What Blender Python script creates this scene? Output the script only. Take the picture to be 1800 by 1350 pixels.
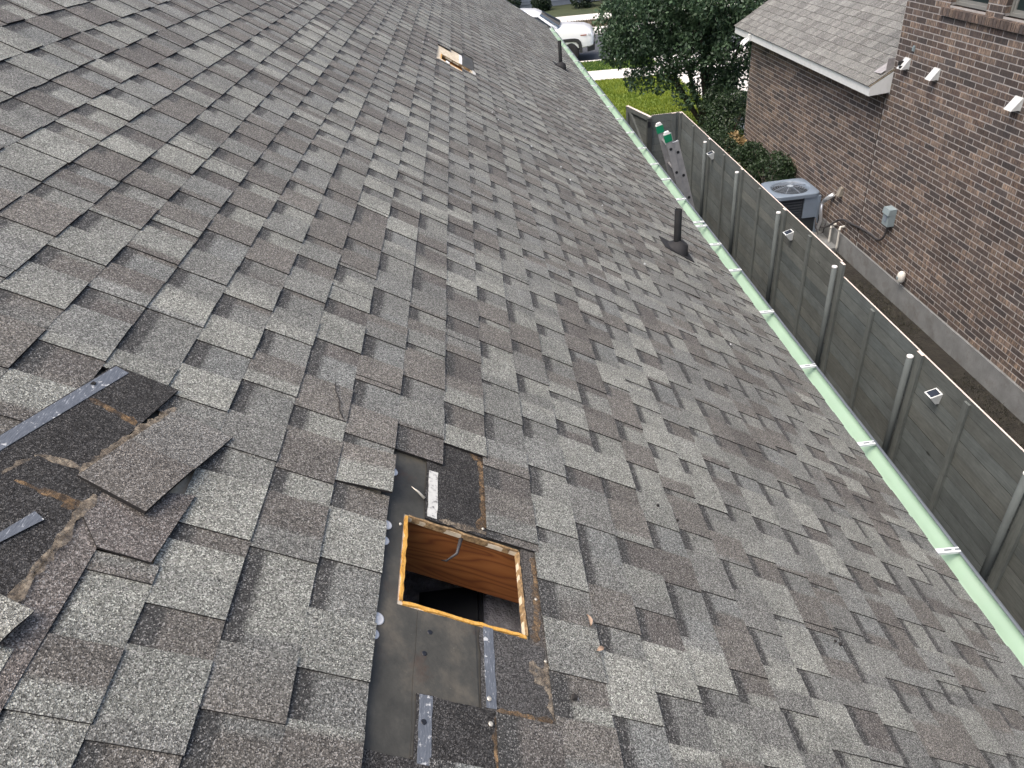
import bpy, math, random
from mathutils import Vector, Matrix, noise

for o in list(bpy.data.objects): bpy.data.objects.remove(o)
sc = bpy.context.scene
COL = sc.collection
R_ = math.radians
random.seed(7)

# ------------------------------------------------------------------ camera, sky, sun, exposure
CAMZ = 5.8
cam_d = bpy.data.cameras.new('camera'); cam = bpy.data.objects.new('camera', cam_d); COL.objects.link(cam)
AX = ((0.992448, -0.122660, -0.001464), (-0.069331, -0.570725, 0.818209), (-0.101197, -0.811929, -0.574918))
cam.matrix_world = Matrix(((AX[0][0], -AX[0][1], -AX[0][2], 0), (AX[1][0], -AX[1][1], -AX[1][2], 0),
                           (AX[2][0], -AX[2][1], -AX[2][2], CAMZ), (0, 0, 0, 1)))
cam_d.sensor_width = 36.0; cam_d.lens = 24.429; cam_d.clip_end = 900; cam_d.clip_start = 0.05
sc.camera = cam

SUN_EL, SUN_AZ = R_(66), R_(-118)          # azimuth measured from +Y (the street) towards +X
w = bpy.data.worlds.new('World'); sc.world = w; w.use_nodes = True
nt = w.node_tree; bg = nt.nodes['Background']
sky = nt.nodes.new('ShaderNodeTexSky'); sky.sky_type = 'NISHITA'; sky.sun_disc = False
sky.sun_elevation = SUN_EL; sky.sun_rotation = SUN_AZ; sky.air_density = 0.9; sky.dust_density = 7.0; sky.ozone_density = 1.0
nt.links.new(sky.outputs[0], bg.inputs[0]); bg.inputs[1].default_value = 0.15
sd = bpy.data.lights.new('sun', 'SUN'); sd.energy = 0.65; sd.angle = R_(60); sd.color = (1.0, 0.97, 0.93)
sun = bpy.data.objects.new('sun', sd); COL.objects.link(sun)
sv = Vector((math.sin(SUN_AZ) * math.cos(SUN_EL), math.cos(SUN_AZ) * math.cos(SUN_EL), math.sin(SUN_EL)))
sun.rotation_euler = sv.to_track_quat('Z', 'Y').to_euler()
sc.view_settings.view_transform = 'Standard'; sc.view_settings.look = 'None'; sc.view_settings.gamma = 1.0
sc.view_settings.exposure = 1.02; sc.view_settings.use_curve_mapping = False
sc.render.engine = 'CYCLES'
sc.cycles.use_denoising = True
sc.cycles.max_bounces = 8

# ------------------------------------------------------------------ helpers
class MB:
    """collects faces: every quad has its own vertices unless built with grid/tube"""
    def __init__(s): s.v = []; s.f = []; s.m = []; s.c = []; s.sm = []
    def vert(s, p, c=(1, 1, 1, 0)):
        s.v.append(tuple(p)); s.c.append(c); return len(s.v) - 1
    def face(s, pts, m=0, c=(1, 1, 1, 0), smooth=False):
        cs = c if isinstance(c, list) else [c] * len(pts)
        s.f.append([s.vert(p, k) for p, k in zip(pts, cs)]); s.m.append(m); s.sm.append(smooth)
    def idx(s, ids, m=0, smooth=True): s.f.append(list(ids)); s.m.append(m); s.sm.append(smooth)
    def hexa(s, b, t, m=0, c=(1, 1, 1, 0), bottom=True, mt=None):
        """b, t: four corners each, counter-clockwise seen from above"""
        s.face(t, m if mt is None else mt, c)
        if bottom: s.face(b[::-1], m, c)
        for i in range(4):
            j = (i + 1) % 4
            s.face([b[i], b[j], t[j], t[i]], m, c)
    def box(s, x0, x1, y0, y1, z0, z1, m=0, c=(1, 1, 1, 0), mt=None):
        s.hexa([(x0, y0, z0), (x1, y0, z0), (x1, y1, z0), (x0, y1, z0)], [(x0, y0, z1), (x1, y0, z1), (x1, y1, z1), (x0, y1, z1)], m, c, True, mt)
    def tube(s, pts, r, n=10, m=0, caps=True, smooth=True, c=(1, 1, 1, 0)):
        pts = [Vector(p) for p in pts]; rs = r if isinstance(r, (list, tuple)) else [r] * len(pts)
        prev = None; up = None
        rings = []
        for i, p in enumerate(pts):
            a = pts[max(i - 1, 0)]; b = pts[min(i + 1, len(pts) - 1)]
            t = (b - a).normalized()
            if up is None:
                up = t.cross(Vector((0.31, 0.9, 0.2))); up.normalize()
            up = (up - t * up.dot(t)).normalized(); w2 = t.cross(up)
            rings.append([s.vert(p + (up * math.cos(2 * math.pi * k / n) + w2 * math.sin(2 * math.pi * k / n)) * rs[i], c) for k in range(n)])
        for a, b in zip(rings, rings[1:]):
            for k in range(n): s.idx((a[k], a[(k + 1) % n], b[(k + 1) % n], b[k]), m, smooth)
        if caps:
            s.idx(rings[0][::-1], m, False); s.idx(rings[-1], m, False)
    def lathe(s, o, prof, n=20, m=0, axis=None):
        """prof: list of (radius, height) about an axis frame (o, ex, ey, ez)"""
        ex, ey, ez = axis or (Vector((1, 0, 0)), Vector((0, 1, 0)), Vector((0, 0, 1)))
        o = Vector(o); rings = []
        for r, h in prof:
            rings.append([s.vert(o + ez * h + (ex * math.cos(2 * math.pi * k / n) + ey * math.sin(2 * math.pi * k / n)) * r) for k in range(n)])
        for a, b in zip(rings, rings[1:]):
            for k in range(n): s.idx((a[k], a[(k + 1) % n], b[(k + 1) % n], b[k]), m, True)
        s.idx(rings[-1], m, False)
    def mesh(s, name):
        me = bpy.data.meshes.new(name); me.from_pydata(s.v, [], s.f)
        me.polygons.foreach_set('material_index', s.m); me.polygons.foreach_set('use_smooth', s.sm)
        a = me.attributes.new('Col', 'FLOAT_COLOR', 'POINT')
        a.data.foreach_set('color', [x for c in s.c for x in c])
        me.update(); return me

def mk(name, mb, mats, parent=None, loc=None, kind=None, label=None, cat=None, group=None, bevel=0):
    me = mb.mesh(name) if isinstance(mb, MB) else mb
    if isinstance(mb, MB):
        for m in (mats if isinstance(mats, (list, tuple)) else [mats]): me.materials.append(m)
    o = bpy.data.objects.new(name, me); COL.objects.link(o)
    if parent is not None: o.parent = parent
    if loc is not None: o.location = loc
    tag(o, label, cat, group, kind)
    if bevel:
        b = o.modifiers.new('bevel', 'BEVEL'); b.width = bevel; b.segments = 2; b.limit_method = 'ANGLE'; b.angle_limit = R_(40)
    return o

def tag(o, label=None, cat=None, group=None, kind=None):
    if label: o['label'] = label
    if cat: o['category'] = cat
    if group: o['group'] = group
    if kind: o['kind'] = kind
    return o

def empty(name, loc, label=None, cat=None, group=None, rz=0):
    o = bpy.data.objects.new(name, None); COL.objects.link(o); o.location = loc; o.rotation_euler = (0, 0, rz)
    o.empty_display_size = 0.2
    return tag(o, label, cat, group)

def copy_tree(o, parent=None):
    c = o.copy(); COL.objects.link(c)
    if parent is not None: c.parent = parent
    for ch in list(o.children): copy_tree(ch, c)
    return c

# ------------------------------------------------------------------ materials
class N:
    def __init__(s, name):
        s.mat = bpy.data.materials.new(name); s.mat.use_nodes = True; s.t = s.mat.node_tree
        s.b = s.t.nodes['Principled BSDF']; s.out = s.t.nodes['Material Output']
        s.pos = s.t.nodes.new('ShaderNodeNewGeometry').outputs['Position']
    def n(s, typ, **kw):
        x = s.t.nodes.new(typ)
        for k, v in kw.items():
            if hasattr(x, k): setattr(x, k, v)
            else: x.inputs[k].default_value = v
        return x
    def l(s, a, b): s.t.links.new(a, b)
    def vec(s, scale, src=None):
        m = s.n('ShaderNodeVectorMath', operation='MULTIPLY'); s.l(src or s.pos, m.inputs[0]); m.inputs[1].default_value = scale; return m.outputs[0]
    def noise(s, scale, detail=3, rough=0.55, vec=None, out=0, dist=0):
        x = s.n('ShaderNodeTexNoise'); x.inputs['Scale'].default_value = scale; x.inputs['Detail'].default_value = detail
        x.inputs['Roughness'].default_value = rough; x.inputs['Distortion'].default_value = dist; s.l(vec or s.pos, x.inputs['Vector']); return x.outputs[out]
    def vor(s, scale, vec=None, feature='F1', out='Color'):
        x = s.n('ShaderNodeTexVoronoi'); x.feature = feature; x.inputs['Scale'].default_value = scale; s.l(vec or s.pos, x.inputs['Vector']); return x.outputs[out]
    def ramp(s, src, stops, interp='LINEAR'):
        r = s.n('ShaderNodeValToRGB'); cr = r.color_ramp; cr.interpolation = interp
        while len(cr.elements) < len(stops): cr.elements.new(0.5)
        for e, (p, c) in zip(cr.elements, stops):
            e.position = p; e.color = (c, c, c, 1) if isinstance(c, (int, float)) else (*c, 1)
        s.l(src, r.inputs[0]); return r.outputs[0]
    def mix(s, fac, a, b, mode='MIX'):
        m = s.n('ShaderNodeMix', data_type='RGBA', blend_type=mode)
        for sock, val in ((m.inputs[0], fac), (m.inputs[6], a), (m.inputs[7], b)):
            if hasattr(val, 'is_linked') or hasattr(val, 'links'): s.l(val, sock)
            elif isinstance(val, (int, float)): sock.default_value = val
            else: sock.default_value = (*val, 1)
        return m.outputs[2]
    def math(s, op, a, b=None):
        m = s.n('ShaderNodeMath', operation=op)
        for i, x in enumerate((a, b)):
            if x is None: continue
            if hasattr(x, 'links'): s.l(x, m.inputs[i])
            else: m.inputs[i].default_value = x
        return m.outputs[0]
    def col(s): return s.n('ShaderNodeAttribute', attribute_name='Col')
    def bump(s, h, strength=0.3, dist=0.01):
        b = s.n('ShaderNodeBump'); b.inputs['Strength'].default_value = strength; b.inputs['Distance'].default_value = dist
        s.l(h, b.inputs['Height']); s.l(b.outputs[0], s.b.inputs['Normal'])
    def fin(s, color=None, rough=0.8, metal=0.0, spec=0.5):
        if color is not None:
            if hasattr(color, 'links'): s.l(color, s.b.inputs['Base Color'])
            else: s.b.inputs['Base Color'].default_value = (*color, 1)
        if hasattr(rough, 'links'): s.l(rough, s.b.inputs['Roughness'])
        else: s.b.inputs['Roughness'].default_value = rough
        s.b.inputs['Metallic'].default_value = metal
        s.b.inputs['Specular IOR Level'].default_value = spec
        return s.mat

def plain(name, color, rough=0.6, metal=0.0, var=0.15, scale=8.0, bump=0.0, bscale=60.0, spec=0.5, dirt=None):
    n = N(name)
    f = n.ramp(n.noise(scale, 4, 0.6), [(0.3, 1 - var), (0.7, 1 + var)])
    c = n.mix(1.0, color, f, 'MULTIPLY')
    if dirt:
        d = n.ramp(n.noise(scale * 0.7 + 1.3, 5, 0.7), [(0.52, 0.0), (0.68, dirt[1])]); c = n.mix(d, c, dirt[0])
    if bump: n.bump(n.noise(bscale, 3), bump, 0.01)
    return n.fin(c, rough, metal, spec)

def granule(name, dark=False, tint=(1, 1, 1), lo=0.18, hi=2.5, sc1=430.0):
    n = N(name); a = n.col()
    base = n.mix(1.0, a.outputs['Color'], tint, 'MULTIPLY')
    g = n.n('ShaderNodeSeparateColor'); n.l(n.vor(sc1), g.inputs[0])
    f1 = n.ramp(g.outputs[0], [(0.0, lo), (0.45, 0.8), (0.8, 1.15), (1.0, hi)])
    c = n.mix(1.0, base, f1, 'MULTIPLY')
    w1 = n.ramp(g.outputs[1], [(0.90, 0.0), (0.93, 0.55 if not dark else 0.35)], 'LINEAR')
    c = n.mix(w1, c, (0.42, 0.41, 0.38) if not dark else (0.30, 0.29, 0.27))
    big = n.ramp(n.noise(3.1, 4, 0.62), [(0.3, 0.86), (0.7, 1.12)])
    c = n.mix(1.0, c, big, 'MULTIPLY')
    wear = n.ramp(n.noise(14.0, 5, 0.7), [(0.35, 0.9), (0.65, 1.08)])
    c = n.mix(1.0, c, wear, 'MULTIPLY')
    n.bump(n.vor(sc1, out='Distance'), 0.55, 0.003)
    return n.fin(c, 0.92 if dark else 0.78, 0, 0.15 if dark else 0.35)

M = {}
M['shingle'] = granule('shingle_granules', tint=(1.05, 1.05, 0.995))
M['headlap'] = granule('black_headlap_granules', dark=True, lo=0.3, hi=2.2)
M['asphalt_edge'] = plain('asphalt_edge', (0.009, 0.008, 0.0075), 0.95, var=0.4, scale=60)
M['nbshingle'] = granule('neighbour_granules', tint=(1.0, 1.0, 1.0), lo=0.8, hi=1.2, sc1=120)
n = N('felt'); f = n.ramp(n.noise(4.2, 6, 0.72), [(0.30, (0.028, 0.028, 0.024)), (0.5, (0.056, 0.055, 0.046)), (0.68, (0.115, 0.102, 0.078))])
st = n.ramp(n.noise(9, 5, 0.75), [(0.56, 0.0), (0.70, 0.7)]); f = n.mix(st, f, (0.062, 0.040, 0.028))
sp = n.ramp(n.vor(70, out='Distance'), [(0.0, 1.0), (0.07, 0.0)]); sp2 = n.ramp(n.noise(11, 2), [(0.55, 0.0), (0.62, 0.8)])
f = n.mix(n.math('MULTIPLY', sp, sp2), f, (0.5, 0.48, 0.42)); n.bump(n.noise(25, 4), 0.35, 0.01)
M['felt'] = n.fin(f, 0.62, 0, 0.4)
n = N('sealant_film'); v = n.vec((60, 6, 60)); f = n.ramp(n.noise(9, 4, 0.7, v), [(0.40, (0.085, 0.096, 0.112)), (0.62, (0.14, 0.156, 0.175)), (0.68, (0.45, 0.47, 0.49))])
f = n.mix(n.ramp(n.noise(60, 3, 0.7), [(0.62, 0.0), (0.68, 1.0)]), f, (0.50, 0.51, 0.50)); M['film'] = n.fin(f, 0.55, 0.0, 0.4)
n = N('white_film'); f = n.ramp(n.noise(70, 5, 0.75), [(0.36, (0.07, 0.07, 0.07)), (0.46, (0.52, 0.52, 0.48)), (0.7, (0.60, 0.60, 0.55))]); M['whitefilm'] = n.fin(f, 0.6)
n = N('tar_stain'); f = n.ramp(n.noise(38, 5, 0.75), [(0.30, (0.02, 0.018, 0.016)), (0.48, (0.13, 0.085, 0.045)), (0.72, (0.42, 0.27, 0.13))]); n.bump(n.noise(90, 3), 0.6, 0.006); n.l(n.ramp(n.noise(55, 5, 0.8), [(0.34, 0.0), (0.66, 1.0)]), n.b.inputs['Alpha']); M['tar'] = n.fin(f, 0.85)
n = N('pale_sealant'); f = n.ramp(n.noise(45, 5, 0.75), [(0.30, (0.04, 0.035, 0.03)), (0.5, (0.22, 0.18, 0.13)), (0.75, (0.44, 0.38, 0.28))]); n.bump(n.noise(90, 3), 0.6, 0.006); n.l(n.ramp(n.noise(60, 5, 0.8), [(0.34, 0.0), (0.66, 1.0)]), n.b.inputs['Alpha']); M['paletar'] = n.fin(f, 0.85)
n = N('fresh_osb'); f = n.ramp(n.noise(120, 4, 0.7, n.vec((1, 0.35, 1))), [(0.30, (0.30, 0.13, 0.025)), (0.45, (0.62, 0.33, 0.06)), (0.7, (0.74, 0.44, 0.12))]); M['osb'] = n.fin(f, 0.75)
n = N('old_cut_edge'); f = n.ramp(n.noise(70, 5, 0.75), [(0.32, (0.07, 0.045, 0.025)), (0.5, (0.26, 0.17, 0.08)), (0.7, (0.46, 0.32, 0.17))]); M['oldedge'] = n.fin(f, 0.85)
n = N('weathered_osb'); f = n.ramp(n.noise(26, 5, 0.7), [(0.30, (0.42, 0.34, 0.22)), (0.55, (0.62, 0.54, 0.40)), (0.8, (0.74, 0.68, 0.56))]); M['ply'] = n.fin(f, 0.8)
n = N('rafter_pine'); v = n.vec((1.2, 1, 14)); wv = n.n('ShaderNodeTexWave'); tc = n.n('ShaderNodeTexCoord'); gr = n.noise(1.0, 2.2, 0.42, n.vec((1.5, 1, 9), tc.outputs['Object']), dist=0.25); rg = n.math('PINGPONG', n.math('MULTIPLY', gr, 17.0), 0.5); wv.wave_type = 'BANDS'; wv.bands_direction = 'Z'; wv.inputs['Scale'].default_value = 2.6; wv.inputs['Distortion'].default_value = 5.5; wv.inputs['Detail'].default_value = 2.2; wv.inputs['Detail Scale'].default_value = 0.7
f = n.ramp(rg, [(0.0, (0.16, 0.048, 0.014)), (0.14, (0.25, 0.085, 0.022)), (0.5, (0.33, 0.125, 0.034))]); M['rafter'] = n.fin(f, 0.6)
n = N('insulation'); f = n.ramp(n.noise(18, 6, 0.75), [(0.3, (0.30, 0.30, 0.34)), (0.7, (0.68, 0.68, 0.74))]); n.bump(n.noise(22, 6, 0.7), 1.0, 0.06); M['insul'] = n.fin(f, 0.95)
M['black'] = plain('black_plastic', (0.012, 0.013, 0.016), 0.42, var=0.2)
M['darkwire'] = plain('dark_cable', (0.045, 0.043, 0.045), 0.55, var=0.2)
M['mint'] = plain('mint_gutter', (0.33, 0.46, 0.355), 0.5, var=0.07, scale=3.0, dirt=((0.33, 0.42, 0.34), 0.35))  # pale green of the gutter's inner skin and the drip edge
M['gutter_out'] = plain('gutter_outside', (0.10, 0.115, 0.125), 0.5, var=0.1)
M['white_metal'] = plain('white_painted_metal', (0.58, 0.61, 0.60), 0.5, var=0.06, dirt=((0.45, 0.45, 0.42), 0.3))
M['pipe'] = plain('dark_vent_pipe', (0.011, 0.012, 0.013), 0.7, var=0.25, scale=20, spec=0.2)
M['boot'] = plain('pipe_boot', (0.026, 0.026, 0.027), 0.75, var=0.25, scale=15, spec=0.25)
M['trim'] = plain('white_trim_paint', (0.70, 0.73, 0.72), 0.5, var=0.05, dirt=((0.5, 0.5, 0.47), 0.25))
M['galv'] = plain('painted_steel_post', (0.098, 0.113, 0.112), 0.8, var=0.12, scale=5, spec=0.2)
M['cap'] = plain('post_cap', (0.72, 0.72, 0.70), 0.4, var=0.05)
def wood(name, a, b, knots=0.5, along=1):
    n = N(name); sc3 = (9, 0.9, 9) if along == 1 else (9, 9, 0.9)
    g = n.noise(6.5, 6, 0.65, n.vec(sc3)); c = n.ramp(g, [(0.28, a), (0.72, b)])
    c = n.mix(1.0, c, n.col().outputs['Color'], 'MULTIPLY')
    k = n.ramp(n.vor(3.1, n.vec((1, 0.62, 1.4)), out='Distance'), [(0.0, 1.0), (0.045, 0.85), (0.09, 0.0)]); k2 = n.ramp(n.noise(1.9, 2), [(0.46, 0.0), (0.52, knots)])
    c = n.mix(n.math('MULTIPLY', k, k2), c, (a[0] * 0.25, a[1] * 0.25, a[2] * 0.25))
    st = n.ramp(n.noise(2.4, 5, 0.7), [(0.35, 0.82), (0.65, 1.12)]); c = n.mix(1.0, c, st, 'MULTIPLY')
    n.bump(g, 0.25, 0.006); return n.fin(c, 0.8, 0, 0.3)
M['joint_shade'] = plain('board_joint_shade', (0.022, 0.024, 0.022), 0.9)  # shade in the joints between fence boards, put into a dark colour
M['board'] = wood('grey_stained_board', (0.090, 0.103, 0.099), (0.148, 0.164, 0.157), 0.95)
M['batten'] = wood('grey_stained_batten', (0.088, 0.100, 0.097), (0.138, 0.153, 0.147), 0.2, 2)
M['rawwood'] = plain('raw_board_top', (0.62, 0.53, 0.47), 0.85, var=0.15, scale=15)
# brick
n = N('flashed_brick'); a = n.col(); tcv = n.vec((1, 1, 1))
stk = n.noise(1.0, 4, 0.7, n.vec((30, 62, 7))); big = n.noise(1.0, 3, 0.6, n.vec((2, 2.2, 2.6)))
fl = n.math('MULTIPLY', n.ramp(stk, [(0.46, 0.0), (0.66, 1.0)]), a.outputs['Alpha'])
c = n.mix(fl, a.outputs['Color'], (0.40, 0.30, 0.22))
c = n.mix(1.0, c, n.ramp(n.noise(1.0, 5, 0.7, n.vec((40, 40, 22))), [(0.3, 0.72), (0.7, 1.25)]), 'MULTIPLY')
c = n.mix(1.0, c, n.ramp(big, [(0.3, 0.86), (0.7, 1.14)]), 'MULTIPLY')
n.bump(n.noise(70, 4, 0.7), 0.5, 0.008); M['brick'] = n.fin(c, 0.85, 0, 0.3)
M['mortar'] = plain('mortar', (0.40, 0.385, 0.365), 0.95, var=0.18, scale=9, bump=0.5, bscale=120)
M['foundation'] = plain('foundation_concrete', (0.185, 0.195, 0.195), 0.9, var=0.2, scale=4, bump=0.3, bscale=40, dirt=((0.12, 0.115, 0.105), 0.6))
M['glass'] = N('window_glass').fin((0.018, 0.030, 0.03), 0.55, 0, 0.15)
M['vinyl'] = plain('window_vinyl', (0.22, 0.225, 0.21), 0.5, var=0.05)
M['ac'] = plain('condenser_paint', (0.175, 0.220, 0.275), 0.45, var=0.06)
M['acdark'] = plain('condenser_louvre', (0.030, 0.036, 0.045), 0.5, var=0.1)
M['acvoid'] = plain('condenser_inside', (0.022, 0.027, 0.032), 0.8, var=0.2)
M['wire'] = plain('grille_wire', (0.22, 0.26, 0.31), 0.4, var=0.05)
M['box'] = plain('grey_electrical_box', (0.25, 0.31, 0.33), 0.45, var=0.05)
M['silver'] = plain('foil_conduit', (0.62, 0.64, 0.66), 0.28, 0.8, var=0.15, scale=40)
M['pvc'] = plain('white_pvc', (0.70, 0.69, 0.63), 0.45, var=0.05)
M['tan'] = plain('tan_plastic', (0.26, 0.24, 0.20), 0.6, var=0.1)
M['alu'] = plain('ladder_aluminium', (0.31, 0.315, 0.315), 0.42, 0.3, var=0.15, scale=12)
M['green'] = plain('green_ladder_cap', (0.0, 0.19, 0.085), 0.5, var=0.1)
M['solar'] = plain('solar_cell', (0.02, 0.025, 0.035), 0.25, var=0.1)
n = N('dirt'); c = n.ramp(n.noise(5, 7, 0.72), [(0.30, (0.012, 0.011, 0.009)), (0.6, (0.032, 0.029, 0.022)), (0.8, (0.055, 0.049, 0.036))]); n.bump(n.noise(18, 6, 0.7), 0.9, 0.05); M['dirt'] = n.fin(c, 0.95)
n = N('lawn_soil'); c = n.ramp(n.noise(1.1, 6, 0.7), [(0.30, (0.080, 0.125, 0.018)), (0.5, (0.13, 0.185, 0.022)), (0.75, (0.19, 0.21, 0.035))]); n.bump(n.noise(30, 5), 0.8, 0.04); M['lawn'] = n.fin(c, 0.95)
n = N('far_lawn'); c = n.ramp(n.noise(1.6, 6, 0.7), [(0.30, (0.022, 0.034, 0.012)), (0.7, (0.050, 0.062, 0.024))]); M['farlawn'] = n.fin(c, 0.95)  # darker green than the near lawn: its shade is put into the colour
n = N('verge'); c = n.ramp(n.noise(3, 6, 0.7), [(0.30, (0.05, 0.036, 0.024)), (0.5, (0.10, 0.075, 0.05)), (0.75, (0.10, 0.10, 0.045))]); n.bump(n.noise(22, 5), 0.8, 0.04); M['verge'] = n.fin(c, 0.95)
n = N('asphalt'); c = n.ramp(n.noise(2, 6, 0.7), [(0.3, (0.042, 0.045, 0.050)), (0.7, (0.062, 0.066, 0.072))]); n.bump(n.noise(150, 3), 0.4, 0.006); M['asphalt'] = n.fin(c, 0.85)
M['concrete'] = plain('pale_concrete', (0.56, 0.54, 0.50), 0.9, var=0.08, scale=2.5, bump=0.2, bscale=60, dirt=((0.42, 0.40, 0.36), 0.4))
n = N('leaf'); a = n.col(); c = n.mix(1.0, a.outputs['Color'], n.ramp(n.noise(7, 3), [(0.3, 0.75), (0.7, 1.25)]), 'MULTIPLY')
n.l(c, n.b.inputs['Base Color']); n.b.inputs['Roughness'].default_value = 0.5
tr = n.n('ShaderNodeBsdfTranslucent'); n.l(c, tr.inputs[0]); ms = n.n('ShaderNodeMixShader'); ms.inputs[0].default_value = 0.25
n.l(n.b.outputs[0], ms.inputs[1]); n.l(tr.outputs[0], ms.inputs[2]); n.l(ms.outputs[0], n.out.inputs[0]); M['leaf'] = n.mat
n = N('bark'); c = n.ramp(n.noise(9, 5, 0.7, n.vec((3, 3, 0.8))), [(0.3, (0.035, 0.028, 0.022)), (0.7, (0.11, 0.09, 0.07))]); M['bark'] = n.fin(c, 0.9)
n = N('grass_blade'); a = n.col(); n.l(a.outputs['Color'], n.b.inputs['Base Color']); n.b.inputs['Roughness'].default_value = 0.6
tr = n.n('ShaderNodeBsdfTranslucent'); n.l(a.outputs['Color'], tr.inputs[0]); ms = n.n('ShaderNodeMixShader'); ms.inputs[0].default_value = 0.3
n.l(n.b.outputs[0], ms.inputs[1]); n.l(tr.outputs[0], ms.inputs[2]); n.l(ms.outputs[0], n.out.inputs[0]); M['grass'] = n.mat
M['car'] = N('white_car_paint').fin((0.86, 0.88, 0.89), 0.25, 0, 0.5); M['car'].node_tree.nodes['Principled BSDF'].inputs['Coat Weight'].default_value = 0.6
M['cladding'] = plain('black_cladding', (0.022, 0.024, 0.026), 0.6, var=0.1)
M['tyre'] = plain('tyre_rubber', (0.016, 0.016, 0.017), 0.85, var=0.2)
M['rim'] = plain('alloy_rim', (0.45, 0.46, 0.47), 0.35, 0.7, var=0.05)
M['carglass'] = N('car_glass').fin((0.012, 0.016, 0.018), 0.04, 0, 0.8)
M['lamp'] = N('headlamp_lens').fin((0.55, 0.57, 0.60), 0.1, 0, 0.7)
M['amber'] = N('amber_lens').fin((0.30, 0.10, 0.06), 0.2, 0, 0.6)
M['siding'] = plain('blue_grey_siding', (0.17, 0.20, 0.24), 0.7, var=0.1, scale=2)
M['ourwall'] = plain('painted_house_wall', (0.40, 0.38, 0.34), 0.8, var=0.08)
M['dryleaf'] = plain('dry_leaf', (0.40, 0.28, 0.19), 0.7, var=0.2, scale=60)
M['debris'] = plain('dark_debris', (0.02, 0.018, 0.016), 0.8, var=0.2)
M['chalk'] = plain('white_chip', (0.72, 0.72, 0.70), 0.8, var=0.05)
M['steel'] = plain('nail_head', (0.62, 0.58, 0.48), 0.35, 0.5, var=0.1)

# ------------------------------------------------------------------ the setting: ground, street
def strip(name, s0, s1, x0, x1, z, mat, z0=None, kind='structure'):
    """a sheet running along the street, which is turned a little against the house"""
    mb = MB(); K = -0.18
    f = lambda x, s: (x, s + K * (x - 4.2))
    n_ = max(1, int((x1 - x0) / 3))
    for i in range(n_):
        a = x0 + (x1 - x0) * i / n_; b = x0 + (x1 - x0) * (i + 1) / n_
        q = [(*f(a, s0), z), (*f(b, s0), z), (*f(b, s1), z), (*f(a, s1), z)]
        if z0 is None: mb.face(q)
        else: mb.hexa([(p[0], p[1], z0) for p in q], q)
    return mk(name, mb, mat, kind=kind)

g = MB(); g.face([(-400, -400, -0.13), (400, -400, -0.13), (400, 400, -0.13), (-400, 400, -0.13)]); mk('ground', g, M['dirt'], kind='structure')
g = MB(); nx = 40
for i in range(nx):
    a = -40 + 80 * i / nx; b = a + 80 / nx
    ya = 29.85 - 0.18 * (a - 4.2); yb = 29.85 - 0.18 * (b - 4.2)
    g.face([(a, -20, 0), (b, -20, 0), (b, yb, 0), (a, ya, 0)])
mk('yard', g, M['dirt'], kind='structure')
strip('road', 30.0, 36.75, -60, 60, -0.115, M['asphalt'])
strip('kerb', 29.80, 30.02, -60, 60, 0.012, M['concrete'], -0.12)
strip('kerb', 36.70, 38.0, -60, 60, 0.010, M['concrete'], -0.12)
strip('verge', 38.0, 40.4, -60, 60, 0.0, M['verge'], -0.12)
for i in range(24):
    strip('sidewalk_slab', 26.4, 27.95, -22 + i * 1.52, -22 + i * 1.52 + 1.508, 0.022, M['concrete'], -0.02)
for i in range(24):
    strip('sidewalk_slab', 40.4, 42.3, -10 + i * 1.52, -10 + i * 1.52 + 1.508, 0.022, M['concrete'], -0.02)
strip('far_lawn', 42.3, 47, -60, 60, 0.006, M['farlawn'])
g = MB(); g.face([(-20, 15.6, .006), (6.9, 15.6, .006), (6.9, 25.9, .006), (-20, 30.7, .006)]); mk('lawn', g, M['lawn'], kind='structure')
strip('grass_strip', 27.95, 29.8, -30, 6.9, 0.008, M['lawn'])
for j in range(4):
    for i in range(2):
        mb = MB(); x0 = 6.9 + i * 2.6; y0 = 16.4 + j * 2.34
        mb.hexa([(x0, y0, -.02), (x0 + 2.585, y0, -.02), (x0 + 2.585, y0 + 2.325, -.02), (x0, y0 + 2.325, -.02)], [(x0, y0, .015), (x0 + 2.585, y0, .015), (x0 + 2.585, y0 + 2.325, .015), (x0, y0 + 2.325, .015)])
        mk('driveway_slab', mb, M['concrete'], kind='structure')
mb = MB(); mb.hexa([(6.9, 27.0, -.02), (12.1, 26.0, -.02), (12.1, 28.3, -.02), (6.9, 29.25, -.02)], [(6.9, 27.47, .015), (12.1, 26.53, .015), (12.1, 28.3, .015), (6.9, 29.25, .015)]); mk('driveway_apron', mb, M['concrete'], kind='structure')

def blades(name, n_, region, h, cols, lean=0.5, wd=0.012, seed=1, inside=None):
    rr = random.Random(seed); mb = MB(); x0, x1, y0, y1, z = region
    for _ in range(n_):
        x = rr.uniform(x0, x1); y = rr.uniform(y0, y1)
        if inside and not inside(x, y): continue
        a = rr.uniform(0, 6.283); hh = h * rr.uniform(0.5, 1.3); dx = math.cos(a) * wd; dy = math.sin(a) * wd
        lx = rr.uniform(-lean, lean) * hh; ly = rr.uniform(-lean, lean) * hh
        t = noise.noise(Vector((x * 0.9, y * 0.9, seed))) * 0.5 + 0.5 + rr.uniform(-.25, .25)
        t = min(1, max(0, t)); c = tuple(cols[0][i] * (1 - t) + cols[1][i] * t for i in range(3)) + (1,)
        mb.face([(x - dx, y - dy, z), (x + dx, y + dy, z), (x + lx, y + ly, z + hh)], 0, c)
    return mb
mk('lawn_grass', blades('g', 42000, (1.5, 6.95, 15.8, 27.6, .005), .07, ((0.085, 0.165, 0.016), (0.28, 0.32, 0.035)), seed=3, wd=.016, inside=lambda x, y: y < 26.35 - .18 * (x - 4.2)), M['grass'],
   kind='stuff', label='bright green lawn grass behind the open gate', cat='grass')
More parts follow.
